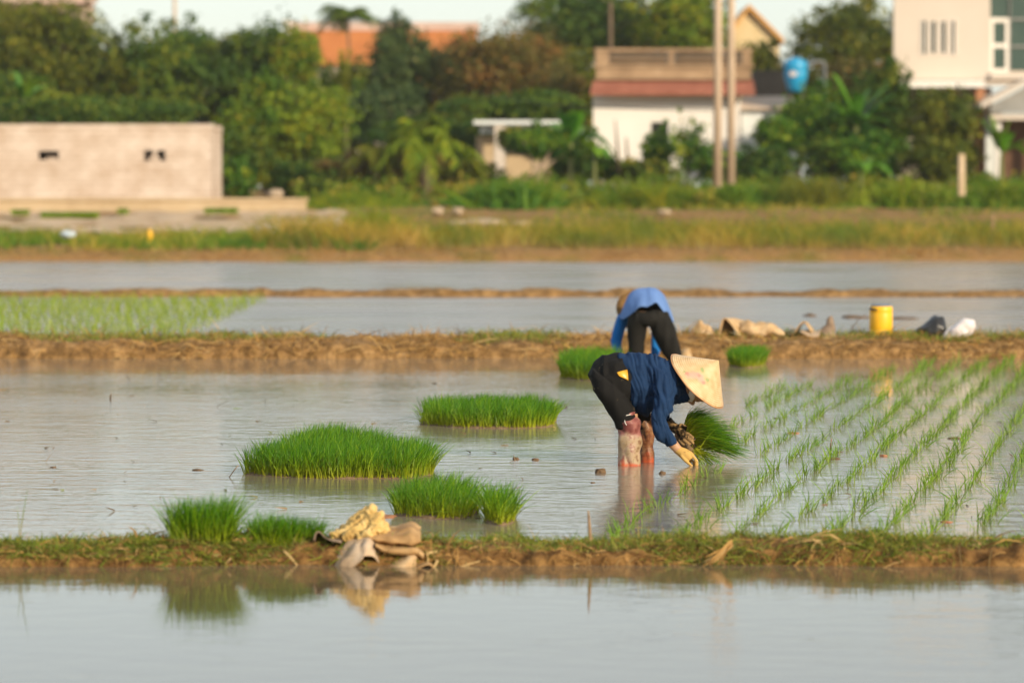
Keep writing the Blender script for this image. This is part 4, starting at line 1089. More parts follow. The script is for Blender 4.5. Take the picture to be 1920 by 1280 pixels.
crumple('rubbish_bag', 'shiny black plastic bag lying beside the white bag', 'bag', [(1716, 1758, 622, 638, .07, 0), (1722, 1764, 612, 634, .13, 0), (1736, 1772, 600, 626, .15, 0), (1744, 1775, 592, 612, .12, 0), (1752, 1770, 589, 594, .05, 0)], M_blackbag, 2.1, .016, 10, depth=42.5, group=GS)
crumple('rubbish_bag', 'white plastic bag slumped beside the black bag', 'bag', [(1765, 1790, 634, 641, .06, 0), (1772, 1812, 620, 638, .12, 0), (1788, 1826, 606, 628, .13, 0), (1800, 1831, 599, 614, .11, 0), (1808, 1827, 597, 601, .05, 0)], M_whitebag, 5.1, .012, 10, depth=42.4, group=GS)
crumple('burlap_sack', 'small pinkish beige bag against the bank behind the hat', 'bag', [(1272, 1300, 676, 676, .10, 0), (1273, 1299, 666, 668, .10, 0), (1279, 1295, 657, 658, .06, 0), (1284, 1290, 653, 653, .02, 0)], M_burlap, 7.1, .01, 10, depth=41.55, group=None)

# ------------------------------------------------------------------ sack heap on the front bank
YS = 18.95
def Q(px, py, d=0.0): return P(px, py, YS+d)
M_yellowcloth = pm('yellow_net_cloth', [(.3, (.36, .21, .06)), (.5, (.54, .36, .12)), (.72, (.62, .47, .22))], rough=.75, scale=14, bump=.004, bscale=90)
t = thing('burlap_sack', Q(660, 1070)*np.array([1, 1, 0]), 'pale dusty sack draped from the front bank into the water', 'sack', 'sacks heaped on the front bank')
sts = [[(619, 1072, -.05), (622, 1066, -.03), (627, 1056, .02), (633, 1040, .08), (641, 1024, .15), (644, 1028, .3)],
       [(634, 1074, -.14), (633, 1058, -.12), (637, 1038, -.06), (644, 1019, .02), (655, 1008, .12), (660, 1016, .3)],
       [(650, 1074, -.17), (651, 1055, -.16), (655, 1032, -.11), (662, 1010, -.02), (673, 1000, .10), (676, 1010, .3)],
       [(657, 1067, -.185), (668, 1050, -.19), (675, 1030, -.15), (682, 1006, -.04), (688, 998, .08), (690, 1008, .3)],
       [(679, 1043, -.20), (685, 1034, -.18), (691, 1018, -.12), (696, 1004, -.03), (699, 1000, .08), (700, 1010, .3)],
       [(700, 1044, -.15), (703, 1036, -.13), (706, 1024, -.08), (708, 1011, 0), (708, 1009, .1), (708, 1016, .3)],
       [(718, 1059, -.10), (719, 1052, -.08), (718, 1042, -.02), (716, 1030, .05), (714, 1022, .12), (712, 1026, .3)]]
rows = [[Q(*sts[i][j]) for i in range(7)] for j in range(6)]
def crease(sd, a): return lambda v: a*(1-np.abs(vnoise(v*np.array([10, 10, 7])+sd))*2.4)-a*.8*(1-np.abs(vnoise(v*np.array([19, 16, 24])+sd))*2.2)+a*.3*vnoise(v*55)
add('body', thick(grid(rows, 6), .005, disp=crease(1.5, .008)), M_pale, t)
rows = [[Q(655, 1070, -.15), Q(678, 1067, -.13), Q(700, 1064, -.10), Q(720, 1062, -.08)], [Q(664, 1058, -.04), Q(682, 1052, .02), Q(700, 1050, .02), Q(717, 1054, -.01)], [Q(674, 1042, -.04), Q(685, 1034, .0), Q(700, 1034, .0), Q(714, 1040, 0)]]
add('mouth', thick(grid(rows, 5), .005, disp=crease(2.5, .005)), M_burlap_b, t)
rows = [[Q(588, 1012, -.02), Q(596, 998, -.02), Q(608, 1006, -.02), Q(622, 1012, -.04), Q(640, 1018, -.05)], [Q(590, 1018, .06), Q(598, 999, .07), Q(610, 1009, .07), Q(626, 1010, .05), Q(642, 1012, .03)], [Q(594, 1016, .18), Q(602, 1004, .18), Q(614, 1008, .18), Q(628, 1008, .16), Q(644, 1010, .14)]]
g = thick(grid(rows, 5), .006, disp=lambda v: .006*vnoise(v*20))
tag(add('burlap_sack', g, M_grsack, loc=Q(610, 1020)*np.array([1, 1, 0])+np.array([0, 0, .08])), 'small curled lip of a dark sack beside the shorter grass clump', 'sack', 'sacks heaped on the front bank')
t = thing('burlap_sack', Q(750, 1060)*np.array([1, 1, 0]), 'brown folded sack lying in stacked folds over the bank edge', 'sack', 'sacks heaped on the front bank')
def fold(name, rows, mat, sd, a=.006):
    add(name, thick(grid([[Q(*p) for p in r_] for r_ in rows], 6), .006, disp=crease(sd, a)), mat, t)
X6 = (692, 714, 740, 760, 775, 789)
fold('fold', [[(x, y, .22) for x, y in zip(X6, (1000, 990, 986, 981, 979, 986))], [(x, y, .10) for x, y in zip(X6, (1002, 995, 991, 986, 985, 992))], [(x, y, -.02) for x, y in zip(X6, (1005, 1002, 1001, 998, 997, 1003))],
              [(x, y, -.085) for x, y in zip(X6, (1008, 1011, 1014, 1016, 1016, 1013))], [(x, y, -.05) for x, y in zip(X6, (1010, 1015, 1020, 1022, 1022, 1018))], [(x, y, .12) for x, y in zip(X6, (1009, 1013, 1017, 1019, 1019, 1015))]], M_burlap_b, 3.1)
X6 = (704, 722, 745, 766, 782, 794)
fold('fold', [[(x, y, .18) for x, y in zip(X6, (1014, 1017, 1020, 1021, 1025, 1033))], [(x, y, .0) for x, y in zip(X6, (1016, 1021, 1023, 1023, 1027, 1036))], [(x, y, -.12) for x, y in zip(X6, (1020, 1028, 1030, 1029, 1032, 1041))],
              [(x, y, -.10) for x, y in zip(X6, (1025, 1035, 1039, 1038, 1039, 1047))], [(x, y, .05) for x, y in zip(X6, (1023, 1032, 1036, 1035, 1037, 1044))]], M_burlap_b, 4.7)
fold('fold', [[(730, 1064, -.12), (746, 1052, -.10), (764, 1037, -.06), (776, 1033, 0), (780, 1036, .1)], [(740, 1074, -.22), (757, 1062, -.2), (772, 1048, -.15), (782, 1038, -.07), (786, 1040, .06)], [(766, 1075, -.22), (776, 1069, -.16), (785, 1060, -.09), (790, 1050, 0), (791, 1048, .1)]], M_burlap, 5.9)
fold('fold', [[(700, 1052, .02), (720, 1044, .02), (745, 1040, .02), (770, 1040, .04)], [(706, 1062, -.06), (724, 1056, -.07), (746, 1053, -.06), (768, 1052, -.02)], [(712, 1073, -.14), (728, 1071, -.16), (746, 1070, -.16), (764, 1070, -.12)]], M_burlap_b, 6.3)
rows = [[Q(765, 1075, -.24), Q(785, 1066, -.25), Q(803, 1058, -.24), Q(813, 1066, -.22), Q(819, 1078, -.2)], [Q(762, 1070, -.14), Q(784, 1061, -.14), Q(803, 1055, -.13), Q(813, 1062, -.12), Q(820, 1073, -.1)], [Q(760, 1066, -.02), Q(780, 1058, -.02), Q(800, 1056, 0), Q(811, 1060, 0), Q(817, 1068, .02)]]
add('flap', thick(grid(rows, 4), .006, disp=lambda v: .005*vnoise(v*20)), M_burlap_b, t)
rows = [[Q(676, 1073, -.26), Q(700, 1076, -.28), Q(725, 1077, -.28), Q(748, 1074, -.24)], [Q(682, 1067, -.15), Q(702, 1067, -.16), Q(725, 1068, -.16), Q(746, 1067, -.14)], [Q(690, 1062, -.02), Q(706, 1062, -.02), Q(726, 1063, -.02), Q(744, 1062, -.02)]]
add('flap', thick(grid(rows, 4), .006, disp=lambda v: .006*vnoise(v*16)), M_pale, t)
# yellow cloth crumpled on top
strands = [[(622, 1008, .05), (650, 996, .05), (676, 976, .08), (699, 951, .09)], [(632, 1004, .12), (655, 987, .12), (678, 965, .12), (693, 948, .12)], [(646, 1010, .0), (668, 996, .0), (688, 980, .03), (704, 964, .05)],
           [(668, 1006, .03), (684, 988, .03), (690, 972, .06), (686, 957, .08)], [(690, 1008, .0), (699, 990, .0), (707, 972, .03), (717, 961, .05)], [(716, 1008, .03), (713, 993, .02), (706, 978, .04), (697, 966, .08)],
           [(674, 1010, -.03), (692, 1000, -.04), (710, 992, -.02), (723, 1002, .03)], [(700, 1010, .05), (716, 1000, .05), (720, 985, .08), (712, 972, .1)], [(655, 1008, .14), (680, 990, .15), (700, 978, .15), (712, 966, .14)], [(690, 980, .05), (698, 966, .08), (697, 954, .1), (703, 947, .1)]]
parts = [tube([Q(*p) for p in s_], [.028, .026, .023, .011], 10, 6) for s_ in strands]
g = solid(parts, .005, 2, lambda v: .008*(1-np.abs(vnoise(v*np.array([48, 30, 26])+v[:, 2:3]*20))*2.2)+.005*vnoise(v*26))
tag(add('crumpled_cloth', g, M_yellowcloth, loc=Q(675, 1010, .1)), 'crumpled yellow net bag on top of the sack heap', 'bag', 'sacks heaped on the front bank')

# ------------------------------------------------------------------ far shore litter and stakes
def FP(px, py, Y): return P(px, py, Y)
def lump(name, px, py, w, h, Y, label, cat_, mat, seed, group=None, amp=.25):
    bm = bmesh.new(); bmesh.ops.create_icosphere(bm, subdivisions=3, radius=1)
    v = np.array([x.co[:] for x in bm.verts]); f = [tuple(q.index for q in t_.verts) for t_ in bm.faces]; bm.free()
    v = v*(1+1.3*amp*fbm(v*1.9+seed*2.1, 4))[:, None]*np.array([w/2, w/2.5, h/2])
    c = P(px, py, Y)
    return tag(add(name, (v+c, f), mat, loc=c-np.array([0, 0, h/2])), label, cat_, group)
M_stone = pm('pale_stone', [(.3, (.30, .22, .14)), (.7, (.46, .36, .26))], rough=.9, scale=3)
M_litter = pm('pale_blue_plastic', (.50, .60, .66), rough=.4, scale=9)
for i, (px, py, w, h, lab) in enumerate([(905, 416, 1.5, .36, 'long pale sandbag-like stone, largest lying on the rise'), (862, 418, .9, .3, 'tan stone beside the largest pale stone'), (975, 419, .8, .28, 'greyish flat stone past the largest pale stone'), (820, 394, .45, .35, 'small upright pink stone under the palm thicket'), (858, 394, .4, .35, 'small round stone next to the upright pink stone'), (628, 420, .8, .36, 'flat white slab past the end of the low wall'), (1246, 396, .5, .25, 'pale stone low on the rise before the white house')]):
    lump('stone', px, py+2, w*.85, h*.7, 117 if py > 400 else 124, lab, 'stone', M_stone, i+.4, 'stones and mounds on the rise')
lump('plastic_sack', 514, 446, .5, .62, 103, 'white sack among the weeds by the low wall', 'sack', M_whitebag, 3.3, amp=.3)
lump('plastic_sack', 500, 430, .55, .25, 103.6, 'crumpled pale wrapper lying on top of the white sack', 'sack', M_whitebag, 4.7, amp=.35)
lump('plastic_bottle', 281, 443, .13, .36, 99, 'small yellow container caught in the weeds', 'bottle', M_drum, 6.3, amp=.1)
lump('plastic_scrap', 127, 440, .35, .18, 99, 'pale blue plastic scrap in the weeds', 'litter', M_litter, 8.3)
lump('stone', 516, 364, .5, .36, 131, 'pale boulder at the foot of the trees beside the block house', 'stone', M_stone, 9.9)
M_post = pm('weathered_post', [(.3, (.45, .33, .20)), (.7, (.60, .47, .32))], rough=.9, scale=6)
def post(name, label, px, py0, py1, w, Y, mat, cat_='post', lean=0.0):
    a, b = P(px, py1, Y), P(px+lean, py0, Y)
    a[2] -= .3
    v, f = box(-w/2, w/2, -w/2, w/2, 0, 1)
    v2 = np.array([a+(b-a)*z+np.array([x*(1-.12*z), y, 0]) for x, y, z in v])
    v3, f3, _ = evaluated((v2, f), [('BEVEL', dict(width=w*.12, segments=2))])
    return tag(add(name, (v3, f3), mat, loc=a), label, cat_)
post('marker_post', 'short pale concrete post in the grass before the tall house', 1803, 289, 350, .22, 125, M_post)
post('wooden_stake', 'thin dark stake standing in the tall olive grass', 1862, 400, 462, .07, 101, M_twig)
M_bark = pm('bark', [(.3, (.10, .065, .04)), (.7, (.20, .14, .09))], rough=.95, scale=4)
# ------------------------------------------------------------------ buildings
def wallgrid(px0, px1, py0, py1, Y, t, holes=(), depth=0):
    """front wall slab with real openings: pixel rect, holes in pixels"""
    xs = sorted(set([px0, px1]+[h[0] for h in holes]+[h[1] for h in holes])); ys = sorted(set([py0, py1]+[h[2] for h in holes]+[h[3] for h in holes]))
    V, Fc, ind = [], [], {}
    def vi(i, j, b):
        k = (i, j, b)
        if k not in ind:
            p = P(xs[i], ys[j], Y); ind[k] = len(V); V.append((p[0], Y+(t if b else 0), p[2]))
        return ind[k]
    def solidc(i, j):
        if i < 0 or j < 0 or i >= len(xs)-1 or j >= len(ys)-1: return False
        cx, cy = (xs[i]+xs[i+1])/2, (ys[j]+ys[j+1])/2
        return not any(h[0] < cx < h[1] and h[2] < cy < h[3] for h in holes)
    for i in range(len(xs)-1):
        for j in range(len(ys)-1):
            if not solidc(i, j): continue
            Fc.append((vi(i, j+1, 0), vi(i+1, j+1, 0), vi(i+1, j, 0), vi(i, j, 0)))
            Fc.append((vi(i, j, 1), vi(i+1, j, 1), vi(i+1, j+1, 1), vi(i, j+1, 1)))
            if not solidc(i-1, j): Fc.append((vi(i, j, 0), vi(i, j, 1), vi(i, j+1, 1), vi(i, j+1, 0)))
            if not solidc(i+1, j): Fc.append((vi(i+1, j, 1), vi(i+1, j, 0), vi(i+1, j+1, 0), vi(i+1, j+1, 1)))
            if not solidc(i, j-1): Fc.append((vi(i, j, 1), vi(i, j, 0), vi(i+1, j, 0), vi(i+1, j, 1)))
            if not solidc(i, j+1): Fc.append((vi(i, j+1, 0), vi(i, j+1, 1), vi(i+1, j+1, 1), vi(i+1, j+1, 0)))
    return np.array(V), Fc
def skew(x, dx, y0, y1, t, z0, z1):
    """side wall running back and inwards: the plot is not square to the road"""
    v, fc = box(0, t, y0, y1, z0, z1)
    v[:, 0] += x+dx*(v[:, 1]-y0)/(y1-y0)
    return v, fc
def blockmat(name, c1, c2, mortar):
    m, nt, out = nodes(name)
    b = N(nt, 'BsdfPrincipled'); L_(nt, b.outputs[0], out.inputs[0]); b.inputs['Roughness'].default_value = .9; b.inputs['Specular IOR Level'].default_value = .1
    tc = N(nt, 'TexCoord'); sx = N(nt, 'SeparateXYZ'); L_(nt, tc.outputs['Object'], sx.inputs[0])
    ad = N(nt, 'Math', operation='ADD'); L_(nt, sx.outputs[0], ad.inputs[0]); L_(nt, sx.outputs[1], ad.inputs[1])
    cb = N(nt, 'CombineXYZ'); L_(nt, ad.outputs[0], cb.inputs[0]); L_(nt, sx.outputs[2], cb.inputs[1])
    br = N(nt, 'TexBrick'); br.inputs['Scale'].default_value = 1; br.inputs['Brick Width'].default_value = .4; br.inputs['Row Height'].default_value = .17; br.inputs['Mortar Size'].default_value = .012
    br.inputs['Color1'].default_value = (*c1, 1); br.inputs['Color2'].default_value = (*c2, 1); br.inputs['Mortar'].default_value = (*mortar, 1)
    L_(nt, cb.outputs[0], br.inputs['Vector'])
    nz = N(nt, 'TexNoise'); nz.inputs['Scale'].default_value = 1.2; nz.inputs['Detail'].default_value = 6; L_(nt, tc.outputs['Object'], nz.inputs[0])
    r = ramp(nt, [(.35, (.78, .72, .66)), (.65, (1, 1, 1))]); L_(nt, nz.outputs[0], r.inputs[0])
    mx = N(nt, 'MixRGB', blend_type='MULTIPLY'); mx.inputs[0].default_value = 1; L_(nt, br.outputs[0], mx.inputs[1]); L_(nt, r.outputs[0], mx.inputs[2]); L_(nt, mx.outputs[0], b.inputs['Base Color'])
    bp = N(nt, 'Bump'); bp.inputs['Distance'].default_value = .012; bp.inputs['Strength'].default_value = .8; bp.invert = True; L_(nt, br.outputs['Fac'], bp.inputs['Height']); L_(nt, bp.outputs[0], b.inputs['Normal'])
    return m
M_block = blockmat('painted_block', (.68, .575, .49), (.61, .505, .42), (.50, .405, .33))
M_slab = pm('concrete_slab', [(.3, (.48, .38, .30)), (.7, (.58, .47, .38))], rough=.9, scale=1.5)
M_tanwall = pm('tan_concrete', [(.25, (.38, .27, .15)), (.5, (.48, .36, .22)), (.8, (.55, .43, .28))], rough=.9, scale=.8, detail=7)
M_white = pm('white_render', [(.3, (.70, .66, .60)), (.7, (.78, .745, .69))], rough=.85, scale=.5, detail=6)
M_cream = pm('cream_render', [(.3, (.55, .47, .39)), (.7, (.60, .52, .44))], rough=.85, scale=.5, detail=6)
M_bluewhite = pm('bluish_render', [(.3, (.62, .65, .64)), (.7, (.72, .74, .72))], rough=.85, scale=.6, detail=6)
M_redtile = pm('red_awning', [(.3, (.22, .075, .045)), (.7, (.33, .125, .08))], rough=.8, scale=2)
M_orange = pm('orange_roof', [(.3, (.42, .145, .045)), (.7, (.50, .19, .06))], rough=.8, scale=.8)
M_balus = pm('stained_parapet', [(.25, (.20, .125, .07)), (.6, (.36, .24, .14)), (.8, (.46, .33, .21))], rough=.9, scale=1.2, detail=7)
M_balus_d = pm('stained_baluster', [(.25, (.12, .08, .045)), (.7, (.22, .145, .085))], rough=.9, scale=1.2, detail=7)
M_darkconc = pm('dark_stained_concrete', [(.3, (.085, .07, .055)), (.7, (.17, .14, .11))], rough=.95, scale=1.0, detail=7)
M_glass = pm('dark_green_glass', [(.3, (.035, .065, .055)), (.7, (.05, .085, .07))], rough=.15, scale=.5, spec=.4)
M_dark = pm('dark_interior', (.02, .02, .018), rough=.9, scale=2)
M_greyroof = pm('grey_roof_sheet', [(.3, (.22, .22, .21)), (.7, (.32, .31, .29))], rough=.6, scale=1.5)
M_brick = pm('orange_brick', [(.3, (.36, .16, .08)), (.7, (.48, .24, .13))], rough=.9, scale=3)
M_wood = pm('brown_wood', [(.3, (.09, .045, .025)), (.7, (.15, .08, .045))], rough=.8, scale=3)
M_pink = pm('pink_render', [(.3, (.48, .34, .28)), (.7, (.56, .42, .35))], rough=.9, scale=.6)
M_pole = pm('pole_concrete', [(.3, (.44, .33, .23)), (.7, (.54, .42, .31))], rough=.9, scale=1.5)
M_blue = pm('blue_tank_plastic', [(.3, (.012, .26, .50)), (.7, (.02, .31, .56))], rough=.4, scale=3, spec=.4)
M_yelgab = pm('yellow_gable', [(.3, (.55, .42, .22)), (.7, (.62, .50, .29))], rough=.85, scale=1.2)
M_verge = pm('orange_verge', (.62, .32, .08), rough=.7, scale=2)

# unplastered block house
Yb = 134.0
a = P(0, 375, Yb); t = thing('block_house', (P(200, 375, Yb)[0], Yb, ground_z(Yb)), 'long windowless-looking pale block house with two small openings', 'house')
wl = wallgrid(-90, 395, 243, 392, Yb, .2, [(72, 110, 283, 300), (270, 310, 282, 302)])
x1 = P(395, 300, Yb)[0]; x0 = P(-90, 300, Yb)[0]; zt = P(0, 243, Yb)[2]; zb = P(0, 392, Yb)[2]
add('wall', merge(wl, box(x1-.2, x1-.001, Yb+.203, Yb+5.2, zb, zt-.001), box(x0, x0+.2, Yb+.203, Yb+5.2, zb, zt-.001), box(x0+.2, x1-.2, Yb+5, Yb+5.2, zb, zt-.001)), M_block, t, smooth=False)
rv, rf = box(x0-.02, x1+.02, Yb-.02, Yb+5.22, zt+.002, zt+.19)
rv, rf, _ = evaluated((rv, rf), [('BEVEL', dict(width=.02, segments=2))])
add('roof', (rv, rf), M_block, t, smooth=False)
bb = merge(box(*[P(286, 0, Yb)[0], P(293, 0, Yb)[0], Yb+.02, Yb+.16], P(0, 301.5, Yb)[2], P(0, 282.5, Yb)[2]), box(P(279, 0, Yb)[0], P(285.5, 0, Yb)[0], Yb+.03, Yb+.15, P(0, 301.5, Yb)[2], P(0, 293, Yb)[2]), box(P(293.5, 0, Yb)[0], P(299, 0, Yb)[0], Yb+.03, Yb+.15, P(0, 301.5, Yb)[2], P(0, 295, Yb)[2]))
o = add('window_block', bb, M_block, t, smooth=False)
bb = merge(box(P(86, 0, Yb)[0], P(104, 0, Yb)[0], Yb+.03, Yb+.15, P(0, 299.5, Yb)[2], P(0, 295, Yb)[2]))
add('window_block', bb, M_block, t, smooth=False)
# low wall
Yl = 126.0
t = thing('concrete_wall', (P(250, 420, Yl)[0], Yl, ground_z(Yl)), 'low tan concrete wall running in front of the block house', 'wall')
add('wall_body', pbox(-90, 574, 377, 430, Yl, .35), M_tanwall, t, smooth=False)
add('coping', pbox(-90, 577, 371.5, 376.8, Yl-.06, .47), M_tanwall, t, smooth=False)
M_dirt = pm('dry_dirt', [(.3, (.38, .26, .15)), (.7, (.52, .39, .26))], rough=.95, scale=1.0, detail=7)
for i, (px0, px1, py) in enumerate([(24, 50, 404), (78, 182, 409), (385, 443, 401), (222, 238, 402)]):
    Yg = 122.5
    A, Bq = P(px0, py, Yg), P(px1, py, Yg)
    n = int(900*(Bq[0]-A[0])); rr = np.random.default_rng(i+60)
    bs = np.column_stack([rr.uniform(A[0], Bq[0], n), rr.uniform(Yg-.3, Yg+.5, n), np.full(n, A[2])])
    d = up_dirs(n, rr, .25)
    g, at = blades(bs, d, rr.uniform(.14, .26, n), np.column_stack([rr.normal(0, .2, n), rr.normal(0, .2, n), -.2*rr.random(n)]), rr.uniform(.02, .035, n), 3, i)
    tag(add('rice_seedling_clump', g, M_clump, attrs=at, loc=(A+Bq)/2), ['small square green seedling patch before the low wall near its cropped end', 'widest green seedling patch on the dirt before the low wall', 'thin green seedling patch near the free end of the low wall', 'tiny green seedling tuft in the middle before the low wall'][i], 'rice seedlings')
g = pbox(-90, 640, 403, 436, 121, 1.6); 
v = g[0].copy()
xs_ = np.linspace(P(-90, 410, 121)[0], P(640, 410, 121)[0], 120); ysn = np.linspace(114, 125.9, 24); X, Y = np.meshgrid(xs_, ysn)
Z = ground_z(Y)+.05+.06*fbm(np.stack([X*1.2, Y*1.2, X*0], -1), 3)
idx = np.arange(X.size).reshape(X.shape)
tag(add('dirt_path', (np.stack([X, Y, Z], -1).reshape(-1, 3), np.stack([idx[:-1, :-1], idx[:-1, 1:], idx[1:, 1:], idx[1:, :-1]], -1).reshape(-1, 4)), M_dirt), 'bare dry dirt strip along the low concrete wall', 'path', kind='structure')

# white single-storey house with balustrade
Yh = 150.0
t = thing('white_house', (P(1260, 320, Yh)[0], Yh, ground_z(Yh)), 'white flat-roofed house with stained balustrade and red awning', 'house')
wl = wallgrid(1112, 1388, 150, 345, Yh, .22, [(1220, 1253, 229, 345)])
xa, xb = P(1112, 0, Yh)[0], P(1388, 0, Yh)[0]; zb, zt = P(0, 345, Yh)[2], P(0, 150, Yh)[2]
add('wall', merge(wl, skew(xa, 1.4, Yh+.222, Yh+5.8, .2, zb, zt), box(xb-.2, xb, Yh+.222, Yh+6, zb, zt), box(xa+1.4, xb-.2, Yh+5.8, Yh+6, zb, zt)), M_white, t, smooth=False)
add('door', merge(pbox(1221, 1252, 230, 345, Yh+.14, .05)), M_dark, t, smooth=False)
def awn():
    A = [P(1107, 172, Yh-.9), P(1416, 172, Yh-.9), P(1412, 150, Yh-.02), P(1112, 150, Yh-.02)]
    top = np.array(A); bot = top-np.array([0, 0, .14])
    return np.vstack([top, bot]), [(0, 1, 2, 3), (7, 6, 5, 4), (0, 4, 5, 1), (1, 5, 6, 2), (2, 6, 7, 3), (3, 7, 4, 0)]
add('awning', awn(), M_redtile, t, smooth=False)
add('parapet', merge(pbox(1118, 1408, 127, 149.5, Yh-.25, .5), pbox(1113, 1414, 121, 126.6, Yh-.33, .6)), M_balus, t, smooth=False)
rail = add('rail', pbox(1115, 1412, 91, 97, Yh-.28, .35), M_balus, t, smooth=False)
for a_, b_ in ((1117, 1142), (1254, 1264), (1392, 1409)): add('pier', pbox(a_, b_, 97.3, 120.7, Yh-.24, .3), M_balus, t, smooth=False)
bal = []
px = 1147.0
while px < 1390:
    if not 1250 < px < 1268 and px < 1390:
        p = P(px, 120.7, Yh-.08); q = P(px, 97.3, Yh-.08); h = q[2]-p[2]
        add('baluster', lathe([(.045, 0), (.06, h*.12), (.075, h*.32), (.04, h*.55), (.035, h*.7), (.055, h*.88), (.05, h)], 8, p), M_balus_d, t)
    px += 6.6
# roof slab behind the parapet with stained back wall
add('roof', pbox(1118, 1408, 100, 119, Yh+1.2, 4.5), M_darkconc, t, smooth=False)
# annex
t = thing('annex', (P(1440, 320, Yh)[0], Yh+1, ground_z(Yh)), 'low bluish white annex with a tan sloping roof beside the white house', 'house')
add('wall', pbox(1390, 1492, 206, 345, Yh+.6, 4), M_bluewhite, t, smooth=False)
A = [P(1386, 206, Yh+.3), P(1496, 206, Yh+.3), P(1484, 186, Yh+2.6), P(1392, 186, Yh+2.6)]
top = np.array(A); v = np.vstack([top+np.array([0, 0, .12]), top])
add('roof', (v, [(0, 1, 2, 3), (7, 6, 5, 4), (0, 4, 5, 1), (1, 5, 6, 2), (2, 6, 7, 3), (3, 7, 4, 0)]), M_slab, t, smooth=False)
tag(add('storage_block', pbox(1416, 1474, 132, 205, Yh+5.2, 3), M_darkconc, smooth=False, loc=P(1445, 200, Yh+5.2)), 'dark stained concrete block house rising behind the annex roof', 'outbuilding')
# blue tank
Yt = 149.0
p0, p1 = P(1471, 172, Yt), P(1516, 108, Yt); cx, R0, H_ = (p0[0]+p1[0])/2, (p1[0]-p0[0])/2, p1[2]-p0[2]
t = thing('water_tank', (cx, Yt+R0, p0[2]), 'bright blue plastic water tank with white oval label beside the annex', 'water tank')
add('body', lathe([(R0*.55, 0), (R0*.66, .05), (R0*.82, H_*.22), (R0*.98, H_*.45), (R0, H_*.55), (R0*.97, H_*.57), (R0*1.0, H_*.6), (R0, H_*.84), (R0*.92, H_*.9), (R0*.6, H_*.95), (R0*.4, H_*.955)], 36, (cx, Yt+R0, p0[2])), M_blue, t)
add('lid', lathe([(R0*.42, H_*.94), (R0*.46, H_*.95), (R0*.46, H_*.985), (R0*.3, H_*1.0)], 24, (cx, Yt+R0, p0[2])), M_blue, t)
lab = []
for aa in np.linspace(0, 2*PI, 24, endpoint=False):
    u = -.30+.36*math.cos(aa); z = p0[2]+H_*.52+H_*.085*math.sin(aa)
    an_ = -PI/2+u; lab.append((cx+R0*1.02*math.cos(an_), Yt+R0+R0*1.02*math.sin(an_), z))
lc = np.mean(lab, 0); lc[1] = Yt+R0+R0*1.03*math.sin(-PI/2-.3)
add('label', (np.array(lab+[lc]), [(i, (i+1) % 24, 24) for i in range(24)]), M_whitebag, t)
add('stand', merge(*[pbox(x_, x_+5, 172.2, 260, Yt+dy, .25) for x_, dy in ((1480, .5), (1502, .5), (1480, 1.6), (1502, 1.6))]), M_darkconc, t, smooth=False)
add('pipe', tube([P(1512, 122, Yt+.7), P(1530, 116, Yt+.7), P(1545, 118, Yt+.7), P(1547, 140, Yt+.7), P(1547, 230, Yt+.7)], [.05]*5, 8), M_white, t)

# tall house
Yr = 146.0
t = thing('tall_house', (P(1790, 320, Yr)[0], Yr, ground_z(Yr)), 'two-storey cream house with slot windows and dark glass, cropped by the frame', 'house')
slots = [(1730.5, 1737, 40, 101), (1747, 1755, 41, 99), (1766, 1774, 41, 99), (1785.5, 1791, 40, 101)]
wl = wallgrid(1676, 1857, -160, 150, Yr, .35, slots)
xa, xb = P(1676, 0, Yr)[0], P(1857, 0, Yr)[0]; zt, zb = P(0, -160, Yr)[2], P(0, 150, Yr)[2]
add('upper_wall', merge(wl, skew(xa, 2.3, Yr+.353, Yr+7.7, .3, zb, zt), box(xb-.25, xb-.001, Yr+.353, Yr+2.6, zb, zt), box(xa+2.3, xb+6, Yr+7.7, Yr+8, zb, zt)), M_cream, t, smooth=False)
for i, h in enumerate(slots):
    f_ = add('window', pbox(h[0], h[1], h[2], h[3], Yr+.22, .04), M_glass, t, smooth=False)
    add('surround', merge(pbox(h[0]-2.5, h[0]-.1, h[2]-3, h[3]+3, Yr-.05, .15), pbox(h[1]+.1, h[1]+2.5, h[2]-3, h[3]+3, Yr-.05, .15)), M_white, f_, smooth=False)
gw = add('glass_wall', pbox(1850, 2010, -160, 133, Yr+1.6, .06), M_glass, t, smooth=False)
add('mullion', merge(*[pbox(x_, x_+3, -160, 132, Yr+1.5, .08) for x_ in (1893, 1934, 1970)], *[pbox(1893, 2010, y_, y_+3, Yr+1.505, .07) for y_ in (35, 86)]), M_greyroof, gw, smooth=False)
fr = add('balcony_door', merge(pbox(1857, 1863, 34, 136, Yr+1.3, .12), pbox(1885, 1892, 34, 136, Yr+1.3, .12), pbox(1863.1, 1884.9, 34, 42, Yr+1.3, .12), pbox(1863.1, 1884.9, 82, 90, Yr+1.3, .12), pbox(1863.1, 1884.9, 129, 136, Yr+1.3, .12)), M_white, t, smooth=False)
add('pane', pbox(1863, 1885, 42, 129, Yr+1.36, .03), M_glass, fr, smooth=False)
add('slab', merge(pbox(1684, 2010, 140, 149.8, Yr+.4, 2.6), pbox(1858, 2010, 137, 149, Yr-.2, .55)), M_cream, t, smooth=False)
add('canopy', pbox(1688, 1846, 151.5, 164, Yr-1.2, 1.6), M_white, t, smooth=False)
add('lower_wall', merge(wallgrid(1684, 1860, 164, 345, Yr+.9, .25, [(1740, 1800, 195, 345)])), M_cream, t, smooth=False)
add('garage_opening', pbox(1741, 1799, 196, 345, Yr+1.0, .1), M_greyroof, t, smooth=False)
add('brick_pillar', pbox(1829, 1846, 164.2, 345, Yr+.3, .5), M_brick, t, smooth=False)
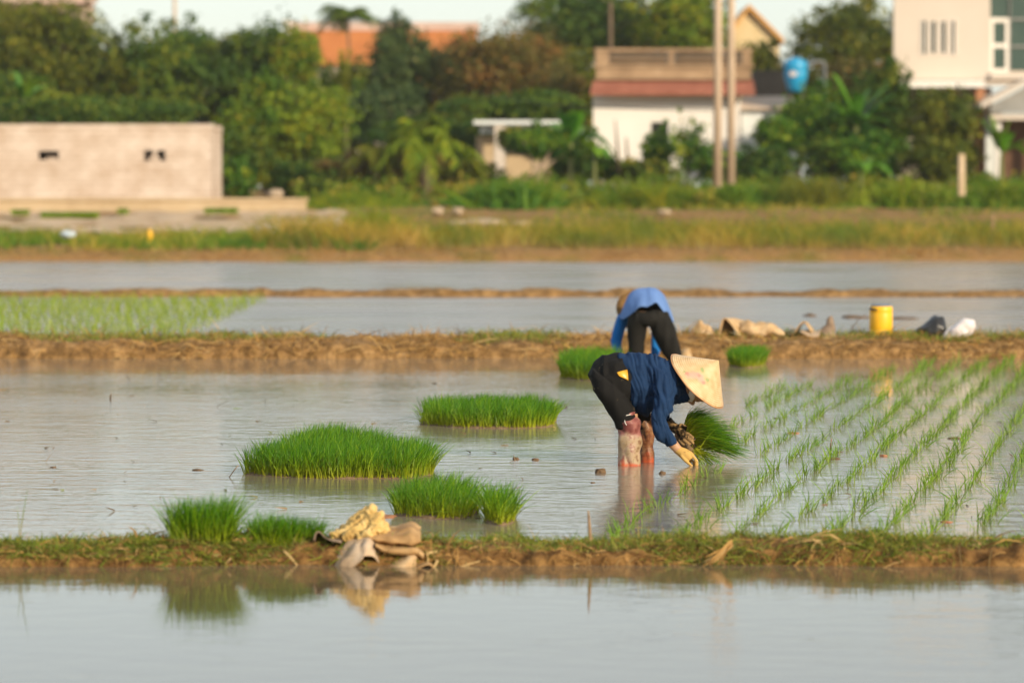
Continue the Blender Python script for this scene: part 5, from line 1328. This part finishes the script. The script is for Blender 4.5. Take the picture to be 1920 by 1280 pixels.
# porch
t = thing('porch', (P(1900, 320, Yr)[0], Yr-2, ground_z(Yr)), 'grey gabled porch on white columns in front of the tall house', 'porch')
Yp = Yr-2.6
def slope_slab(pts, dY, th_):
    A = np.array([P(x_, y_, Yp) for x_, y_ in pts]); n_ = len(A)
    v = np.vstack([A, A+np.array([0, dY, 0]), A-np.array([0, 0, th_]), A+np.array([0, dY, -th_])])
    f = []
    for i in range(n_-1):
        a_, b_ = i, i+1
        f += [(a_, b_, b_+n_, a_+n_), (a_+2*n_, a_+3*n_, b_+3*n_, b_+2*n_), (a_, a_+2*n_, b_+2*n_, b_), (a_+n_, b_+n_, b_+3*n_, a_+3*n_)]
    f += [(0, n_, 3*n_, 2*n_), (n_-1, 3*n_-1, 4*n_-1, 2*n_-1)]
    return v, f
add('roof', slope_slab([(1840, 193), (1935, 143), (2030, 193)], 2.4, .2), M_cream, t, smooth=False)
A = np.array([P(1856, 200, Yp+.35), P(1935, 158, Yp+.35), P(2014, 200, Yp+.35)]); A2 = A+np.array([0, .08, 0])
A = np.array([P(1858, 212, Yp+.35), P(1858, 197, Yp+.35), P(1935, 157, Yp+.35), P(2012, 197, Yp+.35), P(2012, 212, Yp+.35)]); A2 = A+np.array([0, .08, 0])
add('gable', (np.vstack([A, A2]), [(4, 3, 2, 1, 0), (5, 6, 7, 8, 9)]+[(i, (i+1) % 5, (i+1) % 5+5, i+5) for i in range(5)]), M_greyroof, t, smooth=False)
add('beam', pbox(1858, 2012, 215, 225, Yp+.3, .2), M_cream, t, smooth=False)
for x_ in (1867, 1995): add('column', pbox(x_, x_+11, 197, 345, Yp+.55, .25), M_white, t, smooth=False)
add('back_wall', pbox(1846, 2012, 214, 345, Yr-.1, .15), M_wood, t, smooth=False)
add('side_wall', pbox(1848, 1866, 200, 345, Yp+1.4, .15), M_bluewhite, t, smooth=False)

# houses beyond the trees
Yo = 225.0
t = thing('orange_roof_house', (P(710, 350, Yo)[0], Yo, 1.5), 'long house with an orange roof and pale ridge behind the trees', 'house')
add('roof', merge(pbox(545, 893, 58, 122, Yo, 6)), M_orange, t, smooth=False)
add('ridge', merge(pbox(540, 898, 42, 57.6, Yo+.2, 5)), M_pink, t, smooth=False)
add('gable_end', pbox(531, 545, 38, 120, Yo-.3, 6.6), M_white, t, smooth=False)
add('wall', pbox(549, 889, 122.3, 360, Yo+.4, 5.2), M_cream, t, smooth=False)
Yg = 205.0
t = thing('yellow_gable_house', (P(1424, 350, Yg)[0], Yg, 1.5), 'yellow gabled house with orange verge peeping above the trees', 'house')
A = np.array([P(1372, 345, Yg), P(1372, 62, Yg), P(1406, 16, Yg), P(1462, 70, Yg), P(1462, 345, Yg)]); A2 = A+np.array([0, 8, 0])
add('wall', (np.vstack([A, A2]), [(4, 3, 2, 1, 0), (5, 6, 7, 8, 9)]+[(i, (i+1) % 5, (i+1) % 5+5, i+5) for i in range(5)]), M_yelgab, t, smooth=False)
Yp = Yg-.4
add('roof', slope_slab([(1360, 70), (1405, 8), (1470, 73)], 8.6, .25), M_verge, t, smooth=False)
t = thing('pink_house', (P(80, 350, 200)[0], 200, 1.5), 'pinkish flat-roofed house hidden behind the big trees', 'house')
add('wall', wallgrid(-120, 175, -60, 350, 200, .3, [(60, 95, 60, 120), (130, 160, 60, 120)]), M_pink, t, smooth=False)
add('cornice', pbox(-125, 180, -8, 6, 199.6, .5), M_pink, t, smooth=False)
add('interior', pbox(-100, 170, 30, 340, 201, .2), M_dark, t, smooth=False)
# shed
Ys = 146.0
t = thing('shed', (P(970, 320, Ys)[0], Ys, ground_z(Ys)), 'low shed with a whitish sheet roof between the thickets', 'shed')
add('roof', merge(pbox(888, 1056, 226, 233, Ys, 3.2), pbox(900, 1050, 233.3, 250, Ys+.6, .1)), M_bluewhite, t, smooth=False)
add('post', pbox(927, 947, 234, 345, Ys+.1, .35), M_cream, t, smooth=False)
add('wall', merge(pbox(893, 926, 255, 345, Ys+1.4, .2), pbox(948, 1052, 250.5, 345, Ys+2.2, .2)), M_tanwall, t, smooth=False)

# poles
def pole(px, w, py1, Y, label, top=-220, grp=None, taper=.78, m=None):
    a, b = P(px, py1, Y), P(px, top, Y); a[2] -= .5; R_ = w*Y/F/2
    h = b[2]-a[2]
    return tag(add('utility_pole', lathe([(R_, 0), (R_*(1-(1-taper)*.5), h*.5), (R_*taper, h)], 14, a), m or M_pole, loc=a), label, 'pole', grp)
t1 = pole(1345.5, 16.5, 322, 128, 'bare concrete utility pole, thicker nearer one of a close pair')
t2 = pole(1370.5, 15.5, 317, 129.2, 'bare concrete utility pole, second of the close pair, beside the annex')
pole(1145, 8, 150, 165, 'thin brown pole rising behind the balustrade', top=5, m=M_bark)
pole(328, 8, 150, 185, 'thin pale pole rising out of the dark tree', top=-40)
M_wire = pm('black_wire', (.03, .03, .03), rough=.6, scale=5)
wp = [P(900, 176, 133), P(1010, 194, 131.5), P(1112, 201, 130.5), P(1230, 205, 129.2), P(1341, 207, 128)]
tag(add('power_line', tube(wp, [.018]*5, 5, 4), M_wire, loc=wp[0]), 'thin sagging cable strung across the white house to the poles', 'cable')

# ------------------------------------------------------------------ trees
def grassy(name, label, px, py_top, rx, Y, mat, n, seed, w=.035, cat_='grass clump'):
    c = P(px, py_top, Y); zb = float(ground_z(Y)); H_ = c[2]-zb; rr = np.random.default_rng(seed)
    RX = rx*Y/F
    b = np.column_stack([c[0]+RX*rr.normal(0, .5, n).clip(-1.1, 1.1), Y+rr.normal(0, .5, n), np.full(n, zb-.05)])
    d = np.column_stack([.5*(b[:, 0]-c[0])/RX+rr.normal(0, .3, n), rr.normal(0, .3, n), np.ones(n)]); d /= np.linalg.norm(d, axis=1)[:, None]
    L = H_*rr.uniform(.55, 1.2, n)*(1-.3*np.abs((b[:, 0]-c[0])/RX))
    t_ = np.clip(.4+.45*fbm(b*np.array([1.4, 1, 1])+seed, 2)+rr.normal(0, .15, n), 0, 1)
    g, a = blades(b, d, L, np.column_stack([rr.normal(0, .35, n), rr.normal(0, .3, n), -.45*rr.random(n)]), rr.uniform(w*.6, w*1.4, n), 4, seed, t_)
    return tag(add(name, g, LM[mat] if isinstance(mat, str) else mat, attrs=a, loc=(c[0], Y, zb)), label, cat_, 'rough grass clumps below the village')
DARK = [(0, (.024, .065, .010)), (.4, (.052, .105, .011)), (.75, (.11, .16, .013)), (1, (.21, .22, .018))]
OLIVE = [(0, (.045, .075, .009)), (.4, (.105, .13, .011)), (.75, (.18, .18, .014)), (1, (.30, .25, .022))]
YGREEN = [(0, (.05, .12, .008)), (.4, (.125, .20, .010)), (.75, (.22, .26, .013)), (1, (.36, .30, .015))]
BROWN = [(0, (.060, .075, .016)), (.4, (.12, .105, .022)), (.7, (.19, .125, .03)), (1, (.29, .145, .04))]
FRESH = [(0, (.022, .085, .009)), (.45, (.065, .16, .011)), (.8, (.16, .25, .014)), (1, (.32, .34, .02))]
GREY = [(0, (.034, .070, .024)), (.5, (.065, .105, .03)), (.85, (.12, .155, .045)), (1, (.20, .19, .065))]
LM = {k: leafmat('leaves_'+k, [(p_, tuple(min(1, 1.02*x_) for x_ in c_)) for p_, c_ in v], transl=.25, rough=.6, spec=.15) for k, v in dict(dark=DARK, olive=OLIVE, ygreen=YGREEN, brown=BROWN, fresh=FRESH, grey=GREY).items()}
def crown(c, rx, ry, rz, n, size, seed, nclump=34, clump=.30, droop=0.0, shell=.6):
    r = np.random.default_rng(seed)
    d = r.normal(size=(nclump, 3)); d /= np.linalg.norm(d, axis=1)[:, None]
    rad = r.uniform(shell*.6, 1.0, nclump)**.7
    cc = d*rad[:, None]*(1-clump*.8)
    cr = clump*r.uniform(.6, 1.25, nclump)
    no = max(4, nclump//3)                                          # loose sprays standing off the outline
    cc[:no] = d[:no]*r.uniform(.82, 1.12, no)[:, None]; cr[:no] *= .5
    ct = np.clip(.42+r.normal(0, .27, nclump), 0, 1)
    k = r.choice(nclump, n, p=cr**2/np.sum(cr**2))
    u = r.normal(size=(n, 3)); u /= np.linalg.norm(u, axis=1)[:, None]
    m_ = int(n*.3)
    q = cc[k]+u*(cr[k]*np.abs(r.normal(.75, .35, n)))[:, None]
    ui = u[:m_]; q[:m_] = ui*(r.random(m_)**.45*(.86+.22*fbm(ui*1.9+seed, 3)))[:, None]
    p = np.asarray(c)+q*np.array([rx, ry, rz])
    nrm = u*.8+r.normal(0, .75, (n, 3))+np.array([0, 0, .35]); nrm /= np.linalg.norm(nrm, axis=1)[:, None]
    a = np.cross(nrm, r.normal(size=(n, 3))); a /= np.linalg.norm(a, axis=1)[:, None]
    a[:, 2] -= droop; a /= np.linalg.norm(a, axis=1)[:, None]
    b = np.cross(nrm, a)
    s = size*r.uniform(.6, 1.3, n)
    v = np.stack([p-a*s[:, None]*.5, p+b*s[:, None]*.28+nrm*s[:, None]*.05, p+a*s[:, None]*.5, p-b*s[:, None]*.28+nrm*s[:, None]*.05], 1).reshape(-1, 3)
    f = np.arange(n*4).reshape(-1, 4)
    tint = np.clip(ct[k]+r.normal(0, .16, n), 0, 1)
    return (v, f), dict(tint=np.repeat(tint, 4)), np.asarray(c)+cc*np.array([rx, ry, rz])
def tree(name, label, px, py, rx, rz, Y, mat, n=5200, size=.30, seed=0, trunk=True, cat_='tree', group='trees and bushes around the village', nclump=34, clump=.30, ry=None, droop=0.0, shell=.6, tr=.16, bark=None, lean=0.0):
    c = P(px, py, Y); s = Y/F
    zb = float(ground_z(Y))
    RX, RZ = rx*s, rz*s; RY = ry if ry else min(RX, 3.2)
    t = thing(name, (c[0]+lean, Y, zb), label, cat_, group)
    RX *= 1.1; RZ *= 1.06
    g, at, cl = crown(c, RX, RY, RZ, int(n*1.9), size*.82, seed, nclump, clump, droop, shell)
    add('crown' if trunk else 'foliage', g, LM[mat], t, attrs=at, smooth=True)
    if trunk:
        r = np.random.default_rng(seed+500)
        top = np.array([c[0], Y, c[2]+RZ*.2]); b0 = np.array([c[0]+lean, Y, zb-.3])
        fork = b0+(top-b0)*.45
        gs = [tube([b0, b0+(fork-b0)*.5+np.array([r.normal(0, .12), 0, 0]), fork, top], [tr, tr*.8, tr*.65, tr*.2], 8, 3)]
        for q in cl[r.choice(len(cl), min(9, len(cl)), replace=False)]:
            st = fork+(top-fork)*r.uniform(0, .5)
            gs.append(tube([st, st+(q-st)*.5+np.array([0, 0, .12*RZ]), q], [tr*.45, tr*.3, tr*.1], 6, 3))
        add('trunk', merge(*gs), bark or M_bark, t)
    return t
tree('leafy_tree', 'big olive green tree towering behind the block house, against the photo edge', 95, 105, 140, 120, 165, 'olive', 8500, .30, 1, nclump=46, clump=.26)
tree('leafy_tree', 'dark bushy tree partly hiding the foot of the big olive tree', 20, 190, 80, 62, 158, 'dark', 3200, .28, 2)
tree('leafy_tree', 'dense dark green tree behind the middle of the block house', 285, 150, 125, 108, 166, 'dark', 7600, .30, 3, nclump=44, clump=.27)
tree('leafy_tree', 'dark tree with a thin pole rising from its top', 345, 120, 75, 72, 172, 'dark', 3600, .30, 4)
tree('leafy_tree', 'conical green tree left of the orange roof', 495, 140, 100, 105, 168, 'dark', 6000, .30, 5, nclump=40)
tree('leafy_tree', 'yellow-tinged leafy tree top against the orange roof', 555, 110, 48, 62, 166, 'ygreen', 2200, .28, 6)
tree('leafy_tree', 'bright yellow green spreading tree beside the block house', 540, 245, 135, 105, 152, 'ygreen', 8200, .28, 7, nclump=44, clump=.25, droop=.4)
tree('bush', 'dark fern-like bush at the corner of the block house', 455, 300, 62, 58, 146, 'dark', 2600, .28, 8, trunk=False, cat_='bush')
tree('leafy_tree', 'round dark grey green tree in front of the orange roof', 752, 125, 68, 92, 164, 'grey', 4600, .28, 9, nclump=36)
tree('bush', 'dark undergrowth mass below the round grey green tree', 710, 215, 90, 55, 160, 'grey', 3600, .28, 10, trunk=False, cat_='bush')
tree('leafy_tree', 'broad brown olive tree at the centre of the village', 945, 150, 130, 108, 163, 'brown', 7600, .28, 11, nclump=46, clump=.25)
tree('leafy_tree', 'bare-twigged brown tree touching the white house', 1040, 190, 62, 80, 158, 'brown', 2600, .24, 12, clump=.24)
tree('leafy_tree', 'tall dark tree crowning the village behind the white house', 1085, 50, 140, 90, 190, 'dark', 7200, .32, 13, nclump=44, clump=.27)
tree('leafy_tree', 'light green tree behind the balustrade and poles', 1285, 50, 96, 85, 186, 'ygreen', 5400, .32, 14, nclump=42, clump=.26)
tree('leafy_tree', 'sparse tree overlapping the yellow gable house', 1405, 128, 62, 55, 180, 'olive', 2400, .30, 15)
tree('leafy_tree', 'large dark olive tree between the gable house and the tall house', 1590, 80, 120, 92, 178, 'olive', 6600, .30, 16, nclump=42, clump=.27)
tree('bush', 'dull brown green bushes below the large olive tree', 1600, 165, 110, 55, 170, 'brown', 3200, .28, 17, trunk=False, cat_='bush')
tree('leafy_tree', 'dense fresh green tree in front of the blue tank', 1560, 235, 92, 82, 146.5, 'fresh', 6000, .27, 18, nclump=38)
tree('leafy_tree', 'dark green tree against the corner of the tall house', 1655, 215, 65, 100, 145.5, 'dark', 4600, .27, 19, nclump=36)
tree('bush', 'rounded dark bush before the annex wall', 1460, 255, 44, 42, 144, 'fresh', 2000, .26, 20, trunk=False, cat_='bush')
tree('leafy_tree', 'feathery olive tree standing before the tall house windows', 1768, 225, 72, 72, 142, 'olive', 3800, .24, 21, nclump=34, clump=.24, shell=.4)
tree('bush', 'leafy bush at the foot of the feathery olive tree', 1765, 300, 75, 45, 141, 'olive', 3000, .25, 22, trunk=False, cat_='bush')
tree('bush', 'airy green sapling before the white house door', 1290, 270, 50, 55, 143, 'fresh', 850, .24, 23, clump=.2, shell=.3, tr=.04)
tree('bush', 'small dark bush covering the lower door of the white house', 1232, 280, 28, 42, 144, 'fresh', 1000, .22, 24, trunk=False, cat_='bush')
tree('bush', 'clipped dark green hedge over the whitish shed', 985, 200, 115, 30, 150, 'dark', 4200, .26, 25, trunk=False, cat_='hedge')
tree('leafy_tree', 'small round tree with a pale bare trunk by the shed', 1010, 268, 58, 30, 140, 'fresh', 2000, .24, 26, tr=.13, bark=M_pole)
tree('bush', 'brown dead thicket beneath the fan palm', 735, 318, 105, 45, 142, 'brown', 3600, .26, 27, trunk=False, cat_='bush')
grassy('grass_clump', 'bright green broad-leaved clump below the shed', 955, 322, 85, 132, 'fresh', 900, 28, .12)
grassy('grass_clump', 'dark green rough grass clump at the foot of the two poles', 1385, 328, 85, 132, 'fresh', 1500, 29)
grassy('grass_clump', 'soft olive grass clump below the white house door', 1235, 328, 105, 132, 'ygreen', 1600, 30)
grassy('grass_clump', 'pale feathery grass clump between the poles and the tall house', 1520, 312, 90, 132, 'olive', 1700, 31, .028)
grassy('grass_clump', 'yellow green broad-leaved clump before the tall house', 1700, 330, 100, 132, 'ygreen', 900, 32, .11)
grassy('grass_clump', 'green grass clump in front of the porch', 1880, 315, 85, 132, 'fresh', 1300, 33)
grassy('grass_clump', 'tangled yellow green grass clump at the end of the low wall', 660, 348, 90, 132, 'ygreen', 1300, 34)
grassy('grass_clump', 'tall weedy clump rising over the middle of the far shore', 700, 372, 48, 109, 'ygreen', 700, 35, .05)
tree('bush', 'dark shrub row behind the block house roof', 180, 215, 200, 40, 150, 'dark', 4600, .26, 36, trunk=False, cat_='bush')
tree('bush', 'dark shrub row closing the view behind the brown thicket', 830, 270, 130, 70, 155, 'dark', 5200, .28, 37, trunk=False, cat_='bush')
tree('bush', 'shaded green shrubs behind the banana plant by the white house', 1075, 300, 60, 50, 143, 'dark', 2400, .25, 38, trunk=False, cat_='bush')

for i, (px, py, rx, rz, Y, mat, tk, lab) in enumerate([
    (205, 185, 115, 75, 171, 'dark', True, 'dark tree filling the gap beside the big olive tree'),
    (395, 195, 95, 90, 174, 'dark', True, 'shadowy tree rising between the pole tree and the conical tree'),
    (435, 130, 60, 70, 176, 'grey', True, 'greyish tree top beside the conical green tree'),
    (625, 245, 80, 105, 162, 'dark', True, 'dark tree beneath the edge of the orange roof'),
    (665, 175, 55, 60, 170, 'olive', True, 'small olive tree under the slim palm'),
    (840, 170, 75, 85, 169, 'grey', True, 'grey green tree between the round tree and the brown tree'),
    (865, 250, 95, 65, 158, 'olive', False, 'olive thicket behind the fan palm'),
    (1010, 150, 100, 75, 172, 'olive', True, 'olive tree filling behind the brown olive tree'),
    (1185, 60, 85, 75, 192, 'olive', True, 'olive tree top directly above the balustrade'),
    (585, 335, 105, 42, 147, 'dark', False, 'dark bush at the feet of the spreading yellow green tree'),
    (1500, 190, 70, 75, 162, 'olive', True, 'olive tree just behind the blue tank'),
    (1640, 290, 85, 55, 142, 'fresh', False, 'leafy bush at the foot of the dark corner tree'),
    (1560, 300, 70, 45, 143, 'dark', False, 'shaded bush under the fresh green tree'),
    (880, 330, 70, 35, 141, 'olive', False, 'dull bush between the brown thicket and the shed'),
    (440, 335, 40, 40, 140, 'fresh', False, 'light green bush at the block house corner'),
    (20, 60, 60, 80, 175, 'olive', True, 'olive tree cropped by the photo edge beside the pink house'),
    (1095, 170, 55, 80, 168, 'olive', True, 'slender olive tree tucked against the white house corner'),
    (1150, 318, 48, 26, 143, 'fresh', False, 'low airy shrub at the corner of the white house'),
    (1345, 308, 52, 30, 143, 'fresh', False, 'leafy shrub between the sapling and the poles'),
    (1210, 322, 45, 24, 142, 'olive', False, 'small olive shrub under the white house door'),
    (965, 262, 42, 22, 143, 'olive', False, 'small shrub leaning against the shed post'),
    (1400, 318, 40, 26, 141, 'fresh', False, 'shrub behind the second pole of the pair'),
    (1440, 310, 55, 40, 138, 'dark', False, 'dark bush right behind the second pole')]):
    tree('leafy_tree' if tk else 'bush', lab, px, py, rx, rz, Y, mat, int(rx*rz*.55), .28, 200+i, trunk=tk, cat_='tree' if tk else 'bush')
# knee-high undergrowth at the foot of the village: one mass
r = np.random.default_rng(99)
parts = []
for i in range(165):
    px = r.uniform(585, 2000); Y = r.uniform(131, 139) if i < 90 else r.uniform(139, 142.5); c = P(px, 350, Y); c[2] = ground_z(Y)+.25+(.35*r.random() if i >= 90 else 0)
    parts.append(crown(c, r.uniform(.6, 1.5), .6, r.uniform(.35, .85), 330, .19, 300+i, nclump=8, clump=.45)[:2])
g, a = cat_geo(parts)
a['tint'] = np.clip(a['tint']*.7+.35*fbm(g[0]*.35, 2)+.15, 0, 1)
tag(add('undergrowth', g, M_weed, attrs=a), 'knee-high green undergrowth along the foot of the village', 'undergrowth', kind='stuff')

# ------------------------------------------------------------------ palms and banana plants
def frond(base, az, L, rise, droop, w, nseg=14, pinn=True, seed=0, split=.5, up0=None):
    """a feather leaf: rachis with leaflets; returns quad geo"""
    r = np.random.default_rng(seed)
    t_ = np.linspace(0, 1, nseg+1)
    h = np.array([math.cos(az), math.sin(az), 0])
    pos = base+L*(h*(t_*math.cos(rise))[:, None]+np.array([0, 0, 1])*(t_*math.sin(rise)-droop*t_**2)[:, None])
    side = np.array([-h[1], h[0], 0])
    B_, D_, W_, LL = [], [], [], []
    for i in range(1, nseg+1):
        tan = pos[i]-pos[i-1]; tan /= np.linalg.norm(tan)
        for s in (-1, 1):
            for q in (0, .5):
                B_.append(pos[i]-(pos[i]-pos[i-1])*q); d = tan*.6+side*s*.9+np.array([0, 0, -.35])+r.normal(0, .08, 3); D_.append(d/np.linalg.norm(d)); LL.append(w*(1.1-.65*t_[i])*r.uniform(.85, 1.15))
    n = len(B_)
    g1 = blades(np.array(B_), np.array(D_), np.array(LL), np.tile([0, 0, -.3], (n, 1)), np.full(n, L*.035), 2, seed, np.clip(r.normal(.5, .2, n), 0, 1))
    k = nseg
    g2 = blades(np.array([base]), np.array([h*math.cos(rise)+np.array([0, 0, math.sin(rise)])]), np.array([L]), np.array([[0, 0, -droop]]), np.array([L*.03]), 8, seed, np.array([.9]))
    return cat_geo([g1, g2])
def palm(name, label, px, py, Y, nf, L, mat, seed, rise=(.0, 1.1), droop=(.35, .8), w=.35, trunk=True, tr=.12, py_base=None, cat_='palm'):
    c = P(px, py, Y); zb = float(ground_z(Y)); r = np.random.default_rng(seed)
    t = thing(name, (c[0], Y, zb), label, cat_, 'palms around the village')
    gs = [frond(c, 2*PI*i/nf+r.normal(0, .25), L*r.uniform(.8, 1.15), r.uniform(*rise), r.uniform(*droop), L*w, 14, seed=seed*31+i) for i in range(nf)]
    g, a = cat_geo(gs)
    add('fronds', g, LM[mat] if isinstance(mat, str) else mat, t, attrs=a)
    if trunk: add('trunk', tube([(c[0], Y, zb-.3), (c[0]+.1, Y, (zb+c[2])/2), tuple(c)], [tr*1.3, tr, tr*.8], 10, 4), M_bark, t)
    return t
palm('palm_tree', 'slim palm silhouetted on the sky above the orange roof', 652, 27, 195, 18, 1.75, 'dark', 3, rise=(-.1, .9), droop=(.45, .8), w=.42, tr=.07)
palm('fan_palm', 'drooping yellow green palm in the middle of the thicket', 795, 265, 139, 26, 2.3, 'ygreen', 4, rise=(.2, 1.45), droop=(.5, 1.1), w=.32, tr=.2)
palm('fan_palm', 'smaller pale palm drooping beside the brown thicket', 700, 290, 140, 14, 1.4, 'olive', 5, rise=(.2, 1.2), droop=(.6, 1.2), w=.3, tr=.12)
palm('young_palm', 'narrow upright young palm in front of the orange roof', 645, 185, 155, 10, 2.1, 'olive', 6, rise=(1.15, 1.5), droop=(.05, .2), w=.14, tr=.14)
palm('young_palm', 'dark narrow upright palm beside the pale upright one', 612, 195, 156, 8, 1.9, 'dark', 7, rise=(1.2, 1.5), droop=(.05, .15), w=.14, tr=.14)
M_ban = leafmat('banana_leaf', [(0, (.045, .17, .010)), (.5, (.10, .25, .012)), (1, (.22, .33, .018))], transl=.35, rough=.4)
def banana(name, label, px, py, Y, leaves, seed, stem=.12):
    """leaves: (azimuth, length, rise, droop, width)"""
    c = P(px, py, Y); zb = float(ground_z(Y)); r = np.random.default_rng(seed)
    t = thing(name, (c[0], Y, zb), label, 'banana plant', 'banana plants around the village')
    gs = []
    for i, (az, L, rise, dr, wd) in enumerate(leaves):
        n = 16; t_ = np.linspace(0, 1, n+1)
        h = np.array([math.cos(az), math.sin(az), 0]); side = np.array([-h[1], h[0], 0])
        pos = c+L*(h*(t_*math.cos(rise))[:, None]+np.array([0, 0, 1.])*(t_*math.sin(rise)-dr*t_**2)[:, None])
        prof = 1.35*wd*np.clip(np.sin(np.clip((t_-.12)/.88, 0, 1)*PI)**.55, 0, 1)+.02
        tl = (r.random(n+1)-.5)*.15
        l = pos+side*prof[:, None]*.5+np.array([0, 0, .18])*prof[:, None]+tl[:, None]*h*.5; q = pos-side*prof[:, None]*.5+np.array([0, 0, .18])*prof[:, None]
        v = np.stack([l, pos, q], 1).reshape(-1, 3); f = []
        for k in range(n): f += [(3*k, 3*k+1, 3*k+4, 3*k+3), (3*k+1, 3*k+2, 3*k+5, 3*k+4)]
        gs.append(((v, np.array(f)), dict(tint=np.full(len(v), np.clip(r.normal(.5, .25), 0, 1)))))
    g, a = cat_geo(gs)
    add('leaves', g, M_ban, t, attrs=a)
    add('stem', tube([(c[0], Y, zb-.2), (c[0], Y, (zb+c[2])/2), tuple(c)], [stem*1.3, stem, stem*.7], 10, 3), pm('banana_stem', [(.3, (.09, .12, .025)), (.7, (.16, .16, .05))], rough=.6, scale=4), t)
    return t
def lv(seed, n, L, rise=(.5, 1.4), dr=(.2, .7), wd=.42):
    r = np.random.default_rng(seed)
    return [(2*PI*i/n+r.normal(0, .3), L*r.uniform(.75, 1.15), r.uniform(*rise), r.uniform(*dr), wd*r.uniform(.8, 1.1)) for i in range(n)]
banana('banana_plant', 'banana plant with broad leaves beside the white house corner', 1070, 268, 140, lv(1, 11, 1.9, dr=(.2, .9), wd=.5), 1)
banana('banana_plant', 'small banana plant lower down beside the larger one', 1115, 295, 139, lv(2, 8, 1.3, dr=(.3, 1.0), wd=.36), 2, .08)
banana('banana_plant', 'tall banana leaves rising above the tree by the blue tank', 1605, 235, 143, [(PI*.85, 2.7, 1.22, .22, .34), (.3, 2.6, 1.0, .28, .36), (PI*1.15, 2.1, .95, .5, .32), (-.35, 2.2, .75, .45, .34), (PI*1.5, 2.3, 1.1, .4, .34), (PI*.97, 1.9, 1.2, .12, .55), (PI*1.05, 1.3, .7, .5, .5), (.05, 2.2, .72, .12, .6), (.2, 1.6, 1.25, .1, .5), (PI*1.3, 1.5, .9, .5, .5), (-.5, 1.6, .5, .5, .5), (-1.2, 1.3, .9, .6, .5)], 3)
banana('banana_plant', 'banana plant in front of the porch columns', 1878, 290, 140, lv(4, 9, 1.6, dr=(.1, .7), wd=.42), 4, .09)
banana('banana_plant', 'banana plant crouching by the edge of the big olive tree', 45, 185, 150, lv(5, 8, 1.7, dr=(.2, .8)), 5)
banana('banana_plant', 'small banana plant before the tall house garage', 1615, 318, 138, lv(6, 9, 1.3, dr=(.2, .8), wd=.38), 6, .07)
stick('bare_sapling', 'bare reddish sapling before the white house wall', [P(1160, 325, 142), P(1157, 270, 142), P(1153, 225, 142)], [.07, .05, .02], 'sapling', M_bark)
stick('bare_sapling', 'short bare brown sapling before the white house wall', [P(1178, 325, 142), P(1176, 290, 142), P(1174, 258, 142)], [.06, .05, .03], 'sapling', M_bark)
